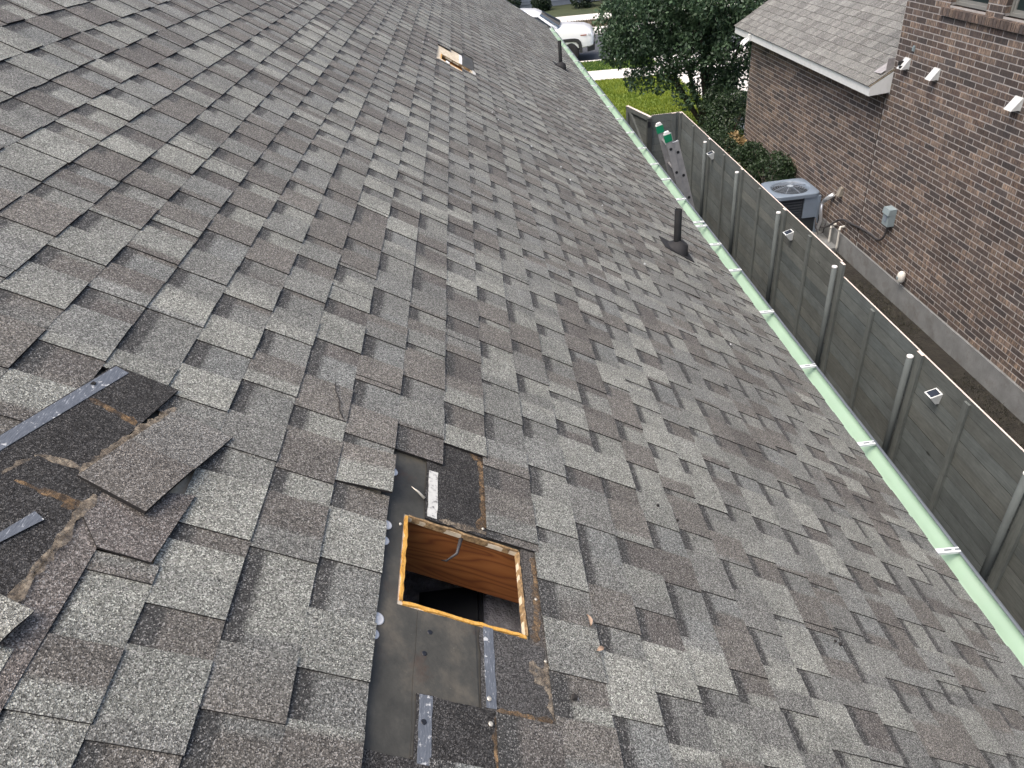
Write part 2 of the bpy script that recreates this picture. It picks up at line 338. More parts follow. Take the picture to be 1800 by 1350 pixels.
mk('kerbside_grass', blades('g', 16000, (1.5, 6.9, 27, 31, .008), .06, ((0.035, 0.095, 0.016), (0.10, 0.17, 0.03)), seed=4, wd=.016, inside=lambda x, y: 28.0 < y + .18 * (x - 4.2) < 29.75), M['grass'],
   kind='stuff', label='green grass strip between the sidewalk and the kerb', cat='grass')
mk('verge_grass', blades('g', 9000, (2, 12, 36, 42, .0), .09, ((0.07, 0.05, 0.03), (0.12, 0.10, 0.045)), seed=5, wd=.02, inside=lambda x, y: 38.05 < y + .18 * (x - 4.2) < 40.3), M['grass'],
   kind='stuff', label='brownish dry grass on the verge across the street', cat='grass')
mk('side_yard_grass', blades('g', 15000, (4.05, 6.0, 2.5, 11.2, .0), .035, ((0.014, 0.017, 0.009), (0.055, 0.054, 0.028)), seed=6, wd=.005, lean=1.2, inside=lambda x, y: noise.noise(Vector((x * 1.4, y * 1.4, 3))) > -.15), M['grass'],
   kind='stuff', label='thin dry grass and litter on the bare soil beside the brick wall', cat='grass')

# ------------------------------------------------------------------ shingles
TH = R_(34.7); H = 1.188; E = 0.1445; U0 = 0.404
def butt(k): return U0 + E * k

def seg_colors(v0, v1, pal, rr, lo=0.09, hi=0.34):
    out = []; v = v0
    while v < v1:
        L = rr.uniform(lo, hi); out.append((v, v + L, rr.choice(pal))); v += L
    return out
def col_at(segs, v):
    for a, b, c in segs:
        if a <= v < b: return c
    return segs[-1][2]
def jit(c, rr, a=0.08):
    k = 1 + rr.uniform(-a, a); return (c[0] * k, c[1] * k, c[2] * k)

def piece(v0, v1, ut, ub, ht, hb, segs, band, rr, thick=0.0045, lift=0.0):
    """one tab (band None) or backing (with the printed dark band), as (centre, MB)"""
    mb = MB(); uc = (ut + ub) / 2; vc = (v0 + v1) / 2
    bl = 0.008
    cuts = [v0] + [x for a, b, c in segs for x in (b - bl, b + bl) if v0 + 0.012 < b < v1 - 0.012] + [v1]
    us = [ut, ub] if not band else [ut, ut + band[0], ut + band[1], ub]
    sk = rr.uniform(-0.0015, 0.0015); sk2 = rr.uniform(-.0015, .0015)
    lf = [lift * rr.random(), lift * rr.random()]
    def P(u, v):
        t = (u - ut) / (ub - ut); q = (v - v0) / (v1 - v0)
        e = (lf[0] * (1 - q) + lf[1] * q) * t * t
        return (u + (sk * (1 - q) + sk2 * q) * t - uc, v - vc, ht + (hb - ht) * t + e)
    DK = (0.052, 0.052, 0.051, 0)
    for i in range(len(us) - 1):
        for j in range(len(cuts) - 1):
            a, b = cuts[j], cuts[j + 1]
            ca = (*col_at(segs, a + 1e-4), 0); cb = (*col_at(segs, b - 1e-4), 0)
            if len(cuts) > 2 and 0 < j < len(cuts) - 2 and (j % 2 == 1):
                pass
            q = [P(us[i], a), P(us[i + 1], a), P(us[i + 1], b), P(us[i], b)]
            if band and i == 0: cc = [DK] * 4
            elif band and i == 1: cc = [DK, ca, cb, DK]
            else: cc = [ca, ca, cb, cb]
            mb.face(q, 0, cc)
    d = thick
    dn = lambda p: (p[0], p[1], p[2] - d)
    a, b, c, e = P(ut, v0), P(ub, v0), P(ub, v1), P(ut, v1)
    mb.face([dn(a), dn(b), b, a], 1); mb.face([dn(c), dn(e), e, c], 1); mb.face([dn(b), dn(c), c, b], 1)
    return (uc, vc, 0.0), mb

def shingle_field(roof, ks, vr, pal_t, pal_b, removed, to_world, nparts, mats, seed, names, vis, umax, three=False):
    rr = random.Random(seed); tabs = []; backs = []
    for k in ks:
        ub = min(butt(k), umax); ut = butt(k - 1) - 0.012
        if ub - ut < 0.03: continue
        rem = removed.get(k, [])
        def keep(v0, v1):
            iv = [(v0, v1)]
            for a, b in rem:
                nx_ = []
                for p, q in iv:
                    if b <= p or a >= q: nx_.append((p, q))
                    else:
                        if a > p + 0.015: nx_.append((p, a))
                        if b < q - 0.015: nx_.append((b, q))
                iv = nx_
            return iv
        st = seg_colors(vr[0] - 1, vr[1] + 1, pal_t, rr); sb = seg_colors(vr[0] - 1, vr[1] + 1, pal_b, rr)
        wob = rr.uniform(-0.002, 0.002)
        v = vr[0] - ((k * 0.148 + rr.uniform(-.03, .03)) % 0.253)
        while v < vr[1]:
            wt = rr.uniform(0.125, 0.170); wv_ = 0.253 - wt + rr.uniform(-.012, .012)
            if not three and rr.random() < .2: wv_ += rr.choice((-.07, -.05, .05, .09))
            if three: wt = 0.165 + rr.uniform(-.004, .004); wv_ = 0.165
            for kind, a, b in (('t', v, v + wt), ('b', v + wt, v + wt + wv_)):
                a = max(a, vr[0]); b = min(b, vr[1])
                if b - a < 0.01: continue
                prs = []
                for p, q in keep(a, b):
                    if kind == 't' and q - p > .12 and rr.random() < .09:
                        m_ = p + (q - p) * rr.choice((.16, .3, .7, .85)); prs += [(p, m_ - .002), (m_ + .002, q)]
                    else: prs.append((p, q))
                for p, q in prs:
                    if kind == 't':
                        lift = rr.uniform(0, 0.0012) + (0.005 if rr.random() < 0.02 else 0)
                        if k == 0 and not three and q > 1.36 and p < 1.46: lift = .022
                        sg = [(x, y, jit(c, rr, 0.02)) for x, y, c in st if y > p - .1 and x < q + .1]
                        tabs.append((p, q, ut, ub + wob, -0.0002, 0.0046 + rr.uniform(-.0003, .0005), sg, None, lift))
                    else:
                        sg = [(x, y, jit(c, rr, 0.02)) for x, y, c in sb if y > p - .2 and x < q + .2]
                        bw = rr.uniform(0.034, 0.046)
                        if three: backs.append((p + .0015, q - .0015, ut, ub + wob, -0.0020, 0.0046, sg, None, 0.0)); continue
                        backs.append((p - 0.004, q + 0.004, ut, ub + wob, -0.0034, 0.0011, sg, (0.012 + bw - .008, 0.012 + bw + .008), 0.0))
            v += wt + wv_
    for lst, nm in ((tabs, names[0]), (backs, names[1])):
        sc_ = []
        for i, t in enumerate(lst):
            sc_.append((-vis(to_world((t[2] + t[3]) / 2, (t[0] + t[1]) / 2), (t[1] - t[0]) * E), i))
        sc_.sort(); pick = set(i for s, i in sc_[:nparts] if s < 0)
        rest = MB()
        for i, t in enumerate(lst):
            loc, mb = piece(*t[:6], t[6], t[7], rr, 0.0074 if t[7] is None else 0.0050, t[8])
            if i in pick: mk('shingle_tab' if three else nm, mb, mats, roof, loc)
            else:
                o = len(rest.v); rest.v += [(p[0] + loc[0], p[1] + loc[1], p[2]) for p in mb.v]; rest.c += mb.c
                rest.f += [[j + o for j in f] for f in mb.f]; rest.m += mb.m; rest.sm += mb.sm
        if rest.f: mk(names[2], rest, mats, roof, kind='stuff')

VIEW = cam.matrix_world.inverted()
def vis(p, area):
    q = VIEW @ Vector(p)
    if q.z > -0.1: return 0
    f_ = cam_d.lens / 36.0
    x, y = f_ * q.x / -q.z, f_ * q.y / -q.z
    if abs(x) > 0.52 or abs(y) > 0.395: return 0
    return area / (q.z * q.z)

# ------------------------------------------------------------------ our house
house = empty('house', (-4.5, 9, 0), 'shingled house in front, whose torn brown grey roof slopes down to a mint gutter', 'house')
VMIN, VMAX, UMAX, URIDGE = -1.2, 19.0, 3.15, -5.2
ROOF_O = Vector((-H * math.sin(TH), 0, CAMZ - H * math.cos(TH)))
HOLES = [(0.464, 0.780, 1.003, 1.260), (0.464, 0.778, 7.400, 7.640)]
ub = sorted({URIDGE, UMAX - 0.01, *[x for h in HOLES for x in h[:2]]}); vb = sorted({VMIN, VMAX, *[x for h in HOLES for x in h[2:]]})
mb = MB(); z1, z0 = -0.0165, -0.030
def inhole(u, v): return any(a < u < b and c < v < d for a, b, c, d in HOLES)
for i in range(len(ub) - 1):
    for j in range(len(vb) - 1):
        u0, u1, v0, v1 = ub[i], ub[i + 1], vb[j], vb[j + 1]
        if inhole((u0 + u1) / 2, (v0 + v1) / 2): continue
        mb.face([(u0, v0, z1), (u1, v0, z1), (u1, v1, z1), (u0, v1, z1)], 0)
        mb.face([(u0, v1, z0), (u1, v1, z0), (u1, v0, z0), (u0, v0, z0)], 0)
for a, b, c, d in HOLES:
    q = [(a, c), (a, d), (b, d), (b, c)]
    for i in range(4):
        p, r = q[i], q[(i + 1) % 4]
        mb.face([(*p, z0), (*p, z1), (*r, z1), (*r, z0)][::-1], 0)
for q in (((URIDGE, VMIN), (UMAX - .01, VMIN)), ((UMAX - .01, VMIN), (UMAX - .01, VMAX)), ((UMAX - .01, VMAX), (URIDGE, VMAX))):
    mb.face([(*q[0], z0), (*q[1], z0), (*q[1], z1), (*q[0], z1)], 0)
roof = mk('roof', mb, M['ply'], house, ROOF_O - house.location)
roof.rotation_euler = (0, TH, 0)
def rw(u, v): return ROOF_O + Vector((u * math.cos(TH), v, -u * math.sin(TH)))

PT = [(0.232, 0.236, 0.216), (0.210, 0.214, 0.197), (0.182, 0.186, 0.172), (0.164, 0.167, 0.157), (0.148, 0.149, 0.141), (0.124, 0.117, 0.107), (0.106, 0.099, 0.091), (0.174, 0.178, 0.170), (0.134, 0.126, 0.115)]
PB = [(0.200, 0.204, 0.187), (0.172, 0.175, 0.163), (0.152, 0.155, 0.147), (0.136, 0.138, 0.132), (0.114, 0.107, 0.098), (0.160, 0.166, 0.161), (0.100, 0.093, 0.087)]
REM = {1: [(0.2, 1.475), (7.25, 8.03)], 2: [(0.664, 1.585), (7.25, 8.2)], 3: [(0.792, 1.272), (7.44, 8.35)], -4: [(0.70, 1.405)], -3: [(0.915, 1.33)]}
shingle_field(roof, range(-38, 20), (VMIN, VMAX), PT, PB, REM, rw, 300, [M['shingle'], M['asphalt_edge']], 11, ('shingle_tab', 'shingle_backing', 'shingle_field'), vis, UMAX)

def sheet(name, pts, h, th_, mat, parent=roof, colr=(0.05, 0.05, 0.052, 0), edge=None, hs=None, kind=None, label=None):
    """a flat piece lying on the roof: outline in roof coordinates (u, v), top at height h"""
    mb = MB(); cu = sum(p[0] for p in pts) / len(pts); cv = sum(p[1] for p in pts) / len(pts)
    hs = hs or [h] * len(pts)
    if sum(pts[i][0] * pts[(i + 1) % len(pts)][1] - pts[(i + 1) % len(pts)][0] * pts[i][1] for i in range(len(pts))) < 0: pts = pts[::-1]; hs = hs[::-1]
    top = [(p[0] - cu, p[1] - cv, z) for p, z in zip(pts, hs)]
    mb.face(top, 0, colr)
    for i in range(len(pts)):
        a, b = top[i], top[(i + 1) % len(pts)]
        mb.face([(a[0], a[1], a[2] - th_), (b[0], b[1], b[2] - th_), b, a], 1)
    mb.face([(p[0], p[1], p[2] - th_) for p in top][::-1], 1)
    return mk(name, mb, [mat, edge or M['asphalt_edge']], parent, (cu, cv, 0), kind=kind, label=label)

def rough_rect(u0, u1, v0, v1, j=0.003, step=0.03, seed=0):
    rr = random.Random(seed); p = []
    def side(a, b):
        L = math.hypot(b[0] - a[0], b[1] - a[1]); k = max(1, int(L / step))
        for i in range(k):
            t = i / k; p.append((a[0] + (b[0] - a[0]) * t + rr.uniform(-j, j), a[1] + (b[1] - a[1]) * t + rr.uniform(-j, j)))
    side((u0, v0), (u1, v0)); side((u1, v0), (u1, v1)); side((u1, v1), (u0, v1)); side((u0, v1), (u0, v0)); return p

def ribbon(name, path, wd, h, mat, seed=0, th_=0.001, parent=roof, wj=0.5):
    rr = random.Random(seed); mb = MB(); L = []; pts = []
    for (a, b) in zip(path, path[1:]):
        k = max(2, int(math.hypot(b[0] - a[0], b[1] - a[1]) / 0.012))
        for i in range(k): pts.append((a[0] + (b[0] - a[0]) * i / k, a[1] + (b[1] - a[1]) * i / k))
    pts.append(path[-1]); c = pts[len(pts) // 2]
    for i, p in enumerate(pts):
        a = pts[max(0, i - 1)]; b = pts[min(len(pts) - 1, i + 1)]; dx, dy = b[0] - a[0], b[1] - a[1]; l = math.hypot(dx, dy) or 1
        w_ = 1.5 * wd * (1 + rr.uniform(-wj, wj)); 
        if i in (0, len(pts) - 1): w_ *= 0.3
        o = rr.uniform(-.2, .2) * wd
        L.append([(p[0] - dy / l * (w_ / 2 + o) - c[0], p[1] + dx / l * (w_ / 2 + o) - c[1], h), (p[0] - dy / l * o - c[0], p[1] + dx / l * o - c[1], h + th_ * rr.uniform(.6, 1.2)), (p[0] + dy / l * (w_ / 2 - o) - c[0], p[1] - dx / l * (w_ / 2 - o) - c[1], h)])
    ids = [[mb.vert(x) for x in r] for r in L]
    for r, s_ in zip(ids, ids[1:]):
        mb.idx((r[1], r[0], s_[0], s_[1])); mb.idx((r[2], r[1], s_[1], s_[2]))
    return mk(name, mb, mat, parent, (c[0], c[1], 0))

# --- torn strip round the near vent hole
HB = (0.046, 0.045, 0.043, 0); HB2 = (0.080, 0.078, 0.074, 0)
def holed_sheet(name, u0, u1, v0, v1, hole, z, mat, seed):
    mb = MB(); rr = random.Random(seed); a, b, c, d = hole
    us = [u0, a, b, u1]; vs = [v0, c, d, v1]
    for i in range(3):
        for j in range(3):
            if i == 1 and j == 1: continue
            if us[i + 1] <= us[i] or vs[j + 1] <= vs[j]: continue
            mb.face([(us[i], vs[j], z), (us[i + 1], vs[j], z), (us[i + 1], vs[j + 1], z), (us[i], vs[j + 1], z)])
    return mk(name, mb, mat, roof)
holed_sheet('underlayment_felt', 0.385, 0.835, 0.18, 1.60, (0.452, 0.785, 0.992, 1.266), -0.0140, M['felt'], 1)
sheet('felt_lap', rough_rect(0.500, 0.645, 0.665, 0.990, 0.002, 0.05, 5), -0.0118, 0.0016, M['felt'])
sheet('shingle_headlap', rough_rect(0.505, 0.700, 1.268, 1.600, 0.0022, 0.03, 2), -0.0075, 0.0045, M['headlap'], colr=HB)
sheet('shingle_headlap', rough_rect(0.652, 0.840, 0.790, 0.986, 0.0025, 0.03, 3), -0.0072, 0.0045, M['headlap'], colr=HB2)
sheet('shingle_headlap', rough_rect(0.505, 0.700, 0.640, 0.792, 0.0022, 0.03, 4), -0.0078, 0.0045, M['headlap'], colr=HB)
sheet('shingle_headlap', rough_rect(0.385, 0.560, 0.180, 0.663, 0.0022, 0.03, 6), -0.0100, 0.0040, M['headlap'], colr=HB)
sheet('shingle_headlap', rough_rect(0.784, 0.842, 0.98, 1.276, 0.003, 0.025, 7), -0.0070, 0.0045, M['headlap'], colr=(0.10, 0.092, 0.082, 0))
sheet('adhesive_strip', rough_rect(0.513, 0.540, 1.276, 1.452, 0.0015, 0.02, 8), -0.0066, 0.0008, M['whitefilm'], edge=M['whitefilm'])
sheet('adhesive_strip', rough_rect(0.662, 0.687, 0.795, 0.990, 0.0012, 0.02, 9), -0.0063, 0.0008, M['film'], edge=M['film'])
sheet('adhesive_strip', rough_rect(0.512, 0.540, 0.655, 0.791, 0.0010, 0.02, 10), -0.0069, 0.0008, M['film'], edge=M['film'])
RB = [([(0.679, 1.30), (0.680, 1.42), (0.676, 1.585)], .013, 'tar'), ([(0.545, 1.275), (0.62, 1.279), (0.688, 1.284)], .012, 'paletar'), ([(0.684, 0.668), (0.684, 0.72), (0.688, 0.786)], .012, 'tar'),
      ([(0.685, 0.792), (0.75, 0.793), (0.822, 0.797)], .010, 'tar'), ([(0.826, 0.80), (0.823, 0.87), (0.824, 0.945)], .012, 'paletar'), ([(0.80, 0.985), (0.818, 1.10), (0.822, 1.25)], .013, 'tar'),
      ([(0.780, 0.93), (0.80, 0.905), (0.815, 0.88)], .026, 'paletar'), ([(0.545, 0.66), (0.60, 0.655), (0.68, 0.664)], .011, 'tar'), ([(0.64, 1.582), (0.662, 1.575), (0.672, 1.568)], .012, 'tar'), ([(0.655, 1.290), (0.668, 1.315), (0.676, 1.335)], .014, 'tar')]
for i, (p, wd, m) in enumerate(RB): ribbon('sealant_bead', p, wd, -0.0058, M[m], i)
# raw rim of the hole
rr = random.Random(5)
def rim(a, b, c, d, wl, seed):
    rr = random.Random(seed)
    j = lambda: rr.uniform(-.0018, .0018)
    def side(p, q, nx_, ny_, wid, m):
        mb = MB(); L = []
        for i in range(17):
            t = i / 16; u = p[0] + (q[0] - p[0]) * t; v = p[1] + (q[1] - p[1]) * t; w_ = wid * (1 + rr.uniform(-.28, .28)); k = j()
            L.append([mb.vert((u + nx_ * (w_ + k), v + ny_ * (w_ + k), -0.0105)), mb.vert((u + nx_ * k, v + ny_ * k, -0.0115)), mb.vert((u + nx_ * k * .4, v + ny_ * k * .4, -0.0305)), mb.vert((u + nx_ * (w_ + k), v + ny_ * (w_ + k), -0.0165))])
        for r, s_ in zip(L, L[1:]):
            for x, y in ((0, 1), (1, 2), (3, 0)): mb.idx((r[x], r[y], s_[y], s_[x]), 0, False); 
        mk('cut_rim', mb, m, roof)
    side((a, c), (a, d), -1, 0, wl, M['osb']); side((a, c), (b, c), 0, -1, wl, M['osb']); side((a, d), (b, d), 0, 1, wl * .55, M['oldedge']); side((b, c), (b, d), 1, 0, wl * .5, M['oldedge'])
rim(*HOLES[0], 0.0080, 3); rim(*HOLES[1], 0.010, 4)
# far hole: bare sheathing, felt, strip, chips
holed_sheet('bare_sheathing', 0.400, 0.835, 7.245, 8.40, (0.455, 0.785, 7.39, 7.66), -0.0140, M['ply'], 2)
sheet('underlayment_felt', rough_rect(0.692, 0.842, 7.665, 8.36, .004, .08, 31), -0.0085, 0.002, M['felt'])
sheet('adhesive_strip', rough_rect(0.652, 0.688, 7.67, 8.15, .003, .08, 32), -0.0070, 0.0012, M['chalk'], edge=M['chalk'])
sheet('torn_wood_chip', [(0.50, 7.28), (0.535, 7.26), (0.545, 7.33), (0.51, 7.36)], 0.004, 0.006, M['chalk'], edge=M['chalk'])
sheet('torn_wood_chip', [(0.80, 7.45), (0.835, 7.43), (0.838, 7.62), (0.805, 7.68)], -0.003, 0.005, M['whitefilm'], edge=M['whitefilm'])
sheet('torn_wood_chip', [(0.405, 7.22), (0.49, 7.24), (0.475, 7.31), (0.41, 7.30)], 0.001, 0.006, M['ply'], edge=M['ply'])
# cap nails and nails
for u, v, r in [(0.408, 1.402, .0145), (0.406, 1.209, .0145), (0.404, 1.158, .0135), (0.408, 0.940, .0155), (0.404, 0.901, .012)]:
    mb = MB(); mb.lathe((0, 0, 0), [(r, 0), (r, .0012), (r * .8, .0022), (.004, .0026), (.0035, .0036)], 18); mk('cap_nail', mb, M['chalk'], roof, (u + .002, v, -0.0125))
for u, v, big in [(0.668, 0.814, 1), (0.669, 0.760, 1), (0.814, 1.111, 0), (0.821, 0.940, 0), (0.672, 1.293, 0), (0.441, 1.218, 0)]:
    mb = MB(); r = 0.0055 if big else .004; mb.lathe((0, 0, 0), [(r * .4, -.004), (r * .4, 0), (r, .0008), (r, .0018), (r * .6, .0026)], 12); mk('roofing_nail', mb, M['steel'], roof, (u, v, -0.005))
for u, v in [(0.532, 0.941), (0.521, 0.886), (0.523, 0.735), (0.676, .955)]:
    mb = MB(); mb.lathe((0, 0, 0), [(.006, 0), (.0052, .001), (.003, .0002)], 10); mk('nail_hole', mb, M['black'], roof, (u, v, -0.0115 if v > .8 else -.0066))
mb = MB(); mb.tube([(0, 0, 0), (-.02, .012, .004), (-.042, .016, .010)], [.004, .003, .0008], 6); mk('bent_nail', mb, M['steel'], roof, (0.502, 1.335, -0.006))
# --- lifted shingles at the left edge
sheet('underlayment_felt', [(-.52, .55), (-.10, .55), (-.10, 1.45), (-.52, 1.45)], -0.0138, 0.001, M['felt'])
sheet('shingle_headlap', [(-0.47, 0.80), (-0.395, 1.09), (-0.296, 1.418), (-0.150, 1.408), (-0.184, 1.254), (-0.228, 1.060), (-0.30, 1.02)], 0.0062, 0.006, M['headlap'], colr=HB)
sheet('adhesive_strip', [(-0.430, 0.945), (-0.391, 1.097), (-0.293, 1.413), (-0.262, 1.404), (-0.369, 1.077), (-0.41, .93)], 0.0078, 0.0012, M['film'], edge=M['film'])
sheet('shingle_headlap', [(-0.40, 0.70), (-0.345, 1.01), (-0.312, 1.085), (-0.182, 1.045), (-0.194, 0.982), (-0.200, 0.894), (-0.225, 0.70)], 0.0085, 0.004, M['headlap'], colr=HB)
sheet('adhesive_strip', [(-0.315, 0.825), (-0.286, 0.894), (-0.260, 0.953), (-0.239, 0.941), (-0.277, 0.874), (-0.30, .82)], 0.0125, 0.004, M['film'])
sheet('shingle_backing', [(-0.225, 0.50), (-0.150, 0.50), (-0.140, 0.918), (-0.183, 1.033), (-0.200, 0.90)], 0.0035, 0.005, M['shingle'], colr=(0.125, 0.112, 0.105, 0))
sheet('lifted_shingle', [(-0.195, 0.985), (-0.140, 0.916), (-0.045, 0.911), (-0.020, 1.105), (-0.180, 1.06)], 0.009, 0.005, M['shingle'], colr=(0.122, 0.110, 0.104, 0), hs=[.008, .010, .013, .006, .006])
def flap(pts, hs, cols, split):
    a, b, c, d = pts
    mb = MB(); cu = sum(p[0] for p in pts) / 4; cv = sum(p[1] for p in pts) / 4
    lerp = lambda p, q, t: (p[0] + (q[0] - p[0]) * t, p[1] + (q[1] - p[1]) * t)
    def hh(s, t): return (hs[0] * (1 - s) + hs[1] * s) * (1 - t) + (hs[3] * (1 - s) + hs[2] * s) * t + 0.004 * math.sin(t * 5) * s
    def pt(s, t): p = lerp(lerp(a, b, s), lerp(d, c, s), t); return (p[0] - cu, p[1] - cv, hh(s, t))
    NS, NT = 6, 8
    for (t0, t1, up, col) in ((0, split, 0.0045, cols[0]), (split, 1, 0, cols[1])):
        for i in range(NS):
            for j in range(NT):
                s0, s1 = i / NS, (i + 1) / NS; q0, q1 = t0 + (t1 - t0) * j / NT, t0 + (t1 - t0) * (j + 1) / NT
                f = lambda s, t: (lambda p: (p[0], p[1], p[2] + up))(pt(s, t))
                g_ = lambda s, t: (lambda p: (p[0], p[1], p[2] - .005))(pt(s, t))
                mb.face([f(s0, q0), f(s1, q0), f(s1, q1), f(s0, q1)], 0, (*col, 0))
                mb.face([g_(s0, q1), g_(s1, q1), g_(s1, q0), g_(s0, q0)], 1)
                if i == 0: mb.face([g_(s0, q0), f(s0, q0), f(s0, q1), g_(s0, q1)][::-1], 1)
                if i == NS - 1: mb.face([g_(s1, q0), g_(s1, q1), f(s1, q1), f(s1, q0)][::-1], 1)
                if j == 0: mb.face([g_(s0, q0), g_(s1, q0), f(s1, q0), f(s0, q0)], 1)
                if j == NT - 1: mb.face([g_(s1, q1), g_(s0, q1), f(s0, q1), f(s1, q1)], 1)
    return mk('lifted_shingle', mb, [M['shingle'], M['asphalt_edge']], roof, (cu, cv, 0))
flap([(-0.233, 1.061), (-0.092, 1.012), (0.004, 1.310), (-0.137, 1.337)], [.009, .020, .011, .006], [(0.122, 0.113, 0.104), (0.158, 0.154, 0.146)], 0.50)
flap([(-0.262, 0.700), (-0.195, 0.690), (-0.175, 0.758), (-0.236, 0.778)], [.014, .022, .026, .016], [(0.20, 0.20, 0.185), (0.22, 0.22, 0.20)], 0.02)
for i, (p, wd, m) in enumerate([([(-0.138, 1.345), (-0.184, 1.215), (-0.232, 1.072)], .013, 'paletar'), ([(-0.299, 1.284), (-0.250, 1.270), (-0.203, 1.258)], .008, 'tar'), ([(-0.222, 1.262), (-0.190, 1.255)], .02, 'tar'),
      ([(-0.318, 1.082), (-0.275, 1.090), (-0.232, 1.084)], .012, 'paletar'), ([(-0.345, 1.02), (-0.318, 1.075)], .012, 'paletar')]): ribbon('sealant_bead', p, wd, 0.0064, M[m], 40 + i, 0.001)
for i, (p, wd, m) in enumerate([([(-0.319, 1.012), (-0.27, 1.006), (-0.210, 0.999)], .008, 'tar'), ([(-0.225, 1.005), (-0.205, 0.985)], .018, 'tar'), ([(-0.186, 1.03), (-0.196, 0.96), (-0.200, 0.88), (-0.215, 0.77)], .012, 'paletar')]): ribbon('sealant_bead', p, wd, 0.0088, M[m], 50 + i, 0.001)

# --- under the deck: rafters, insulation, ceiling
def raf(v):
    mb = MB(); mb.box(-0.9, 3.0, 0, 0.038, -0.184, 0); return mk('rafter', mb, M['rafter'], roof, (0, v, -0.0325))
for v in (0.655, 1.275, 1.885, 7.045, 7.655, 8.265): raf(v)
mb = MB(); NX, NY = 44, 110
for i in range(NX + 1):
    for j in range(NY + 1):
        x = -3.5 + 4.9 * i / NX; y = -0.6 + 10 * j / NY
        mb.vert((x, y, min(4.06, 4.823 - (x + .676) * .692 - .36) + 0.08 * noise.fractal(Vector((x * 5, y * 5, 0)), 1.0, 2.0, 4) + 0.02 * noise.noise(Vector((x * 30, y * 30, 5)))))
for i in range(NX):
    for j in range(NY): a = i * (NY + 1) + j; mb.idx((a, a + NY + 1, a + NY + 2, a + 1))
mk('insulation', mb, M['insul'], house, -house.location)
mb = MB(); mb.box(-.095, .095, -.17, .17, 0, .10); mb.box(-.083, .083, -.158, .158, .10, .112); mk('attic_tray', mb, M['black'], house, Vector((-0.265, 1.215, 4.0)) - house.location, bevel=.03)
mb = MB(); mb.tube([(0.62, 1.262, -.03), (0.615, 1.22, -.045), (0.60, 1.215, -.075), (0.598, 1.235, -.10)], [.006, .004, .003, .0012], 6); mk('dangling_felt_shred', mb, M['darkwire'], roof)
# shell of the house
mb = MB(); xs0, xs1, ys0, ys1 = -11.0, 1.48, -0.6, 18.55
mb.face([(xs1, ys0, 0), (xs1, ys1, 0), (xs1, ys1, 3.1), (xs1, ys0, 3.1)]); mb.face([(xs0, ys1, 0), (xs0, ys0, 0), (xs0, ys0, 3.1), (xs0, ys1, 3.1)])
rz_ = ROOF_O.z - URIDGE * math.sin(TH) - .05; rx = ROOF_O.x + URIDGE * math.cos(TH)
for y in (ys0, ys1): mb.face([(xs0, y, 0), (xs1, y, 0), (xs1, y, 3.22), (rx, y, rz_ - .02), (xs0, y, 3.22)])
mb.face([(xs0, ys0, 2.75), (xs1, ys0, 2.75), (xs1, ys1, 2.75), (xs0, ys1, 2.75)])
mk('wall', mb, M['ourwall'], house, -house.location)
mb = MB(); xb = rx - (3.15 - URIDGE) * math.cos(TH); zb = 3.03
mb.hexa([(xb, VMIN, zb - .03), (rx, VMIN, rz_ + .02), (rx, VMAX, rz_ + .02), (xb, VMAX, zb - .03)], [(xb, VMIN, zb), (rx, VMIN, rz_ + .055), (rx, VMAX, rz_ + .055), (xb, VMAX, zb)], 0, (0.16, 0.155, 0.15, 0))
mk('back_roof_slope', mb, M['shingle'], house, -house.location)
mb = MB()
for i in range(68):
    y = VMIN + i * 0.3
    mb.face([(rx + .13, y, rz_ - .02), (rx + .13, y + .31, rz_ - .025), (rx, y + .31, rz_ + .075), (rx, y, rz_ + .08)], 0, (0.16, 0.15, 0.145, 0)); mb.face([(rx, y, rz_ + .08), (rx, y + .31, rz_ + .075), (rx - .13, y + .31, rz_ - .025), (rx - .13, y, rz_ - .02)], 0, (0.15, 0.14, 0.135, 0))
mk('ridge_cap', mb, M['shingle'], house, -house.location)
EX = ROOF_O.x + UMAX * math.cos(TH); EZ = ROOF_O.z - UMAX * math.sin(TH)
mb = MB(); mb.box(EX - .045, EX - .012, VMIN, VMAX - .05, EZ - .16, EZ - .012); mk('fascia', mb, M['trim'], house, -house.location)
mb = MB(); mb.box(xs1 - .02, EX - .047, VMIN, VMAX - .05, EZ - .165, EZ - .15); mk('soffit', mb, M['trim'], house, -house.location)
mb = MB()
for u0, u1, hh in ((URIDGE, UMAX, 0),): mb.hexa([(u0, VMAX - .005, -.15), (u1, VMAX - .005, -.15), (u1, VMAX + .025, -.15), (u0, VMAX + .025, -.15)], [(u0, VMAX - .005, .006), (u1, VMAX - .005, .006), (u1, VMAX + .025, .006), (u0, VMAX + .025, .006)])
mk('rake_board', mb, M['gutter_out'], roof)
# gutter: one bent sheet with inner and outer skin
prof = [(0.000, 0.000), (0.001, -.085), (.008, -.092), (.062, -.092), (.072, -.085), (.080, -.066), (.098, -.046), (.108, -.030), (.111, -.004), (.103, .000), (.099, -.006)]
prof2 = [(-.004, 0.002), (-.004, -.090), (.005, -.097), (.064, -.097), (.076, -.089), (.084, -.069), (.102, -.049), (.112, -.033), (.116, -.003), (.107, .005), (.096, .001)]
mb = MB(); GX, GZ = EX + 0.006, EZ - 0.010; ny = 40
for pr, m, flip in ((prof, 0, False), (prof2, 1, True)):
    rows = []
    for j in range(ny + 1):
        y = VMIN + .2 + (VMAX - VMIN - .25) * j / ny; dz = .006 * noise.noise(Vector((0, y * .5, 0)))
        rows.append([mb.vert((GX + p[0], y, GZ + p[1] + dz)) for p in pr])
    for a, b in zip(rows, rows[1:]):
        for i in range(len(pr) - 1):
            q = (a[i], a[i + 1], b[i + 1], b[i]); mb.idx(q if not flip else q[::-1], m if i < 8 else 1, True)
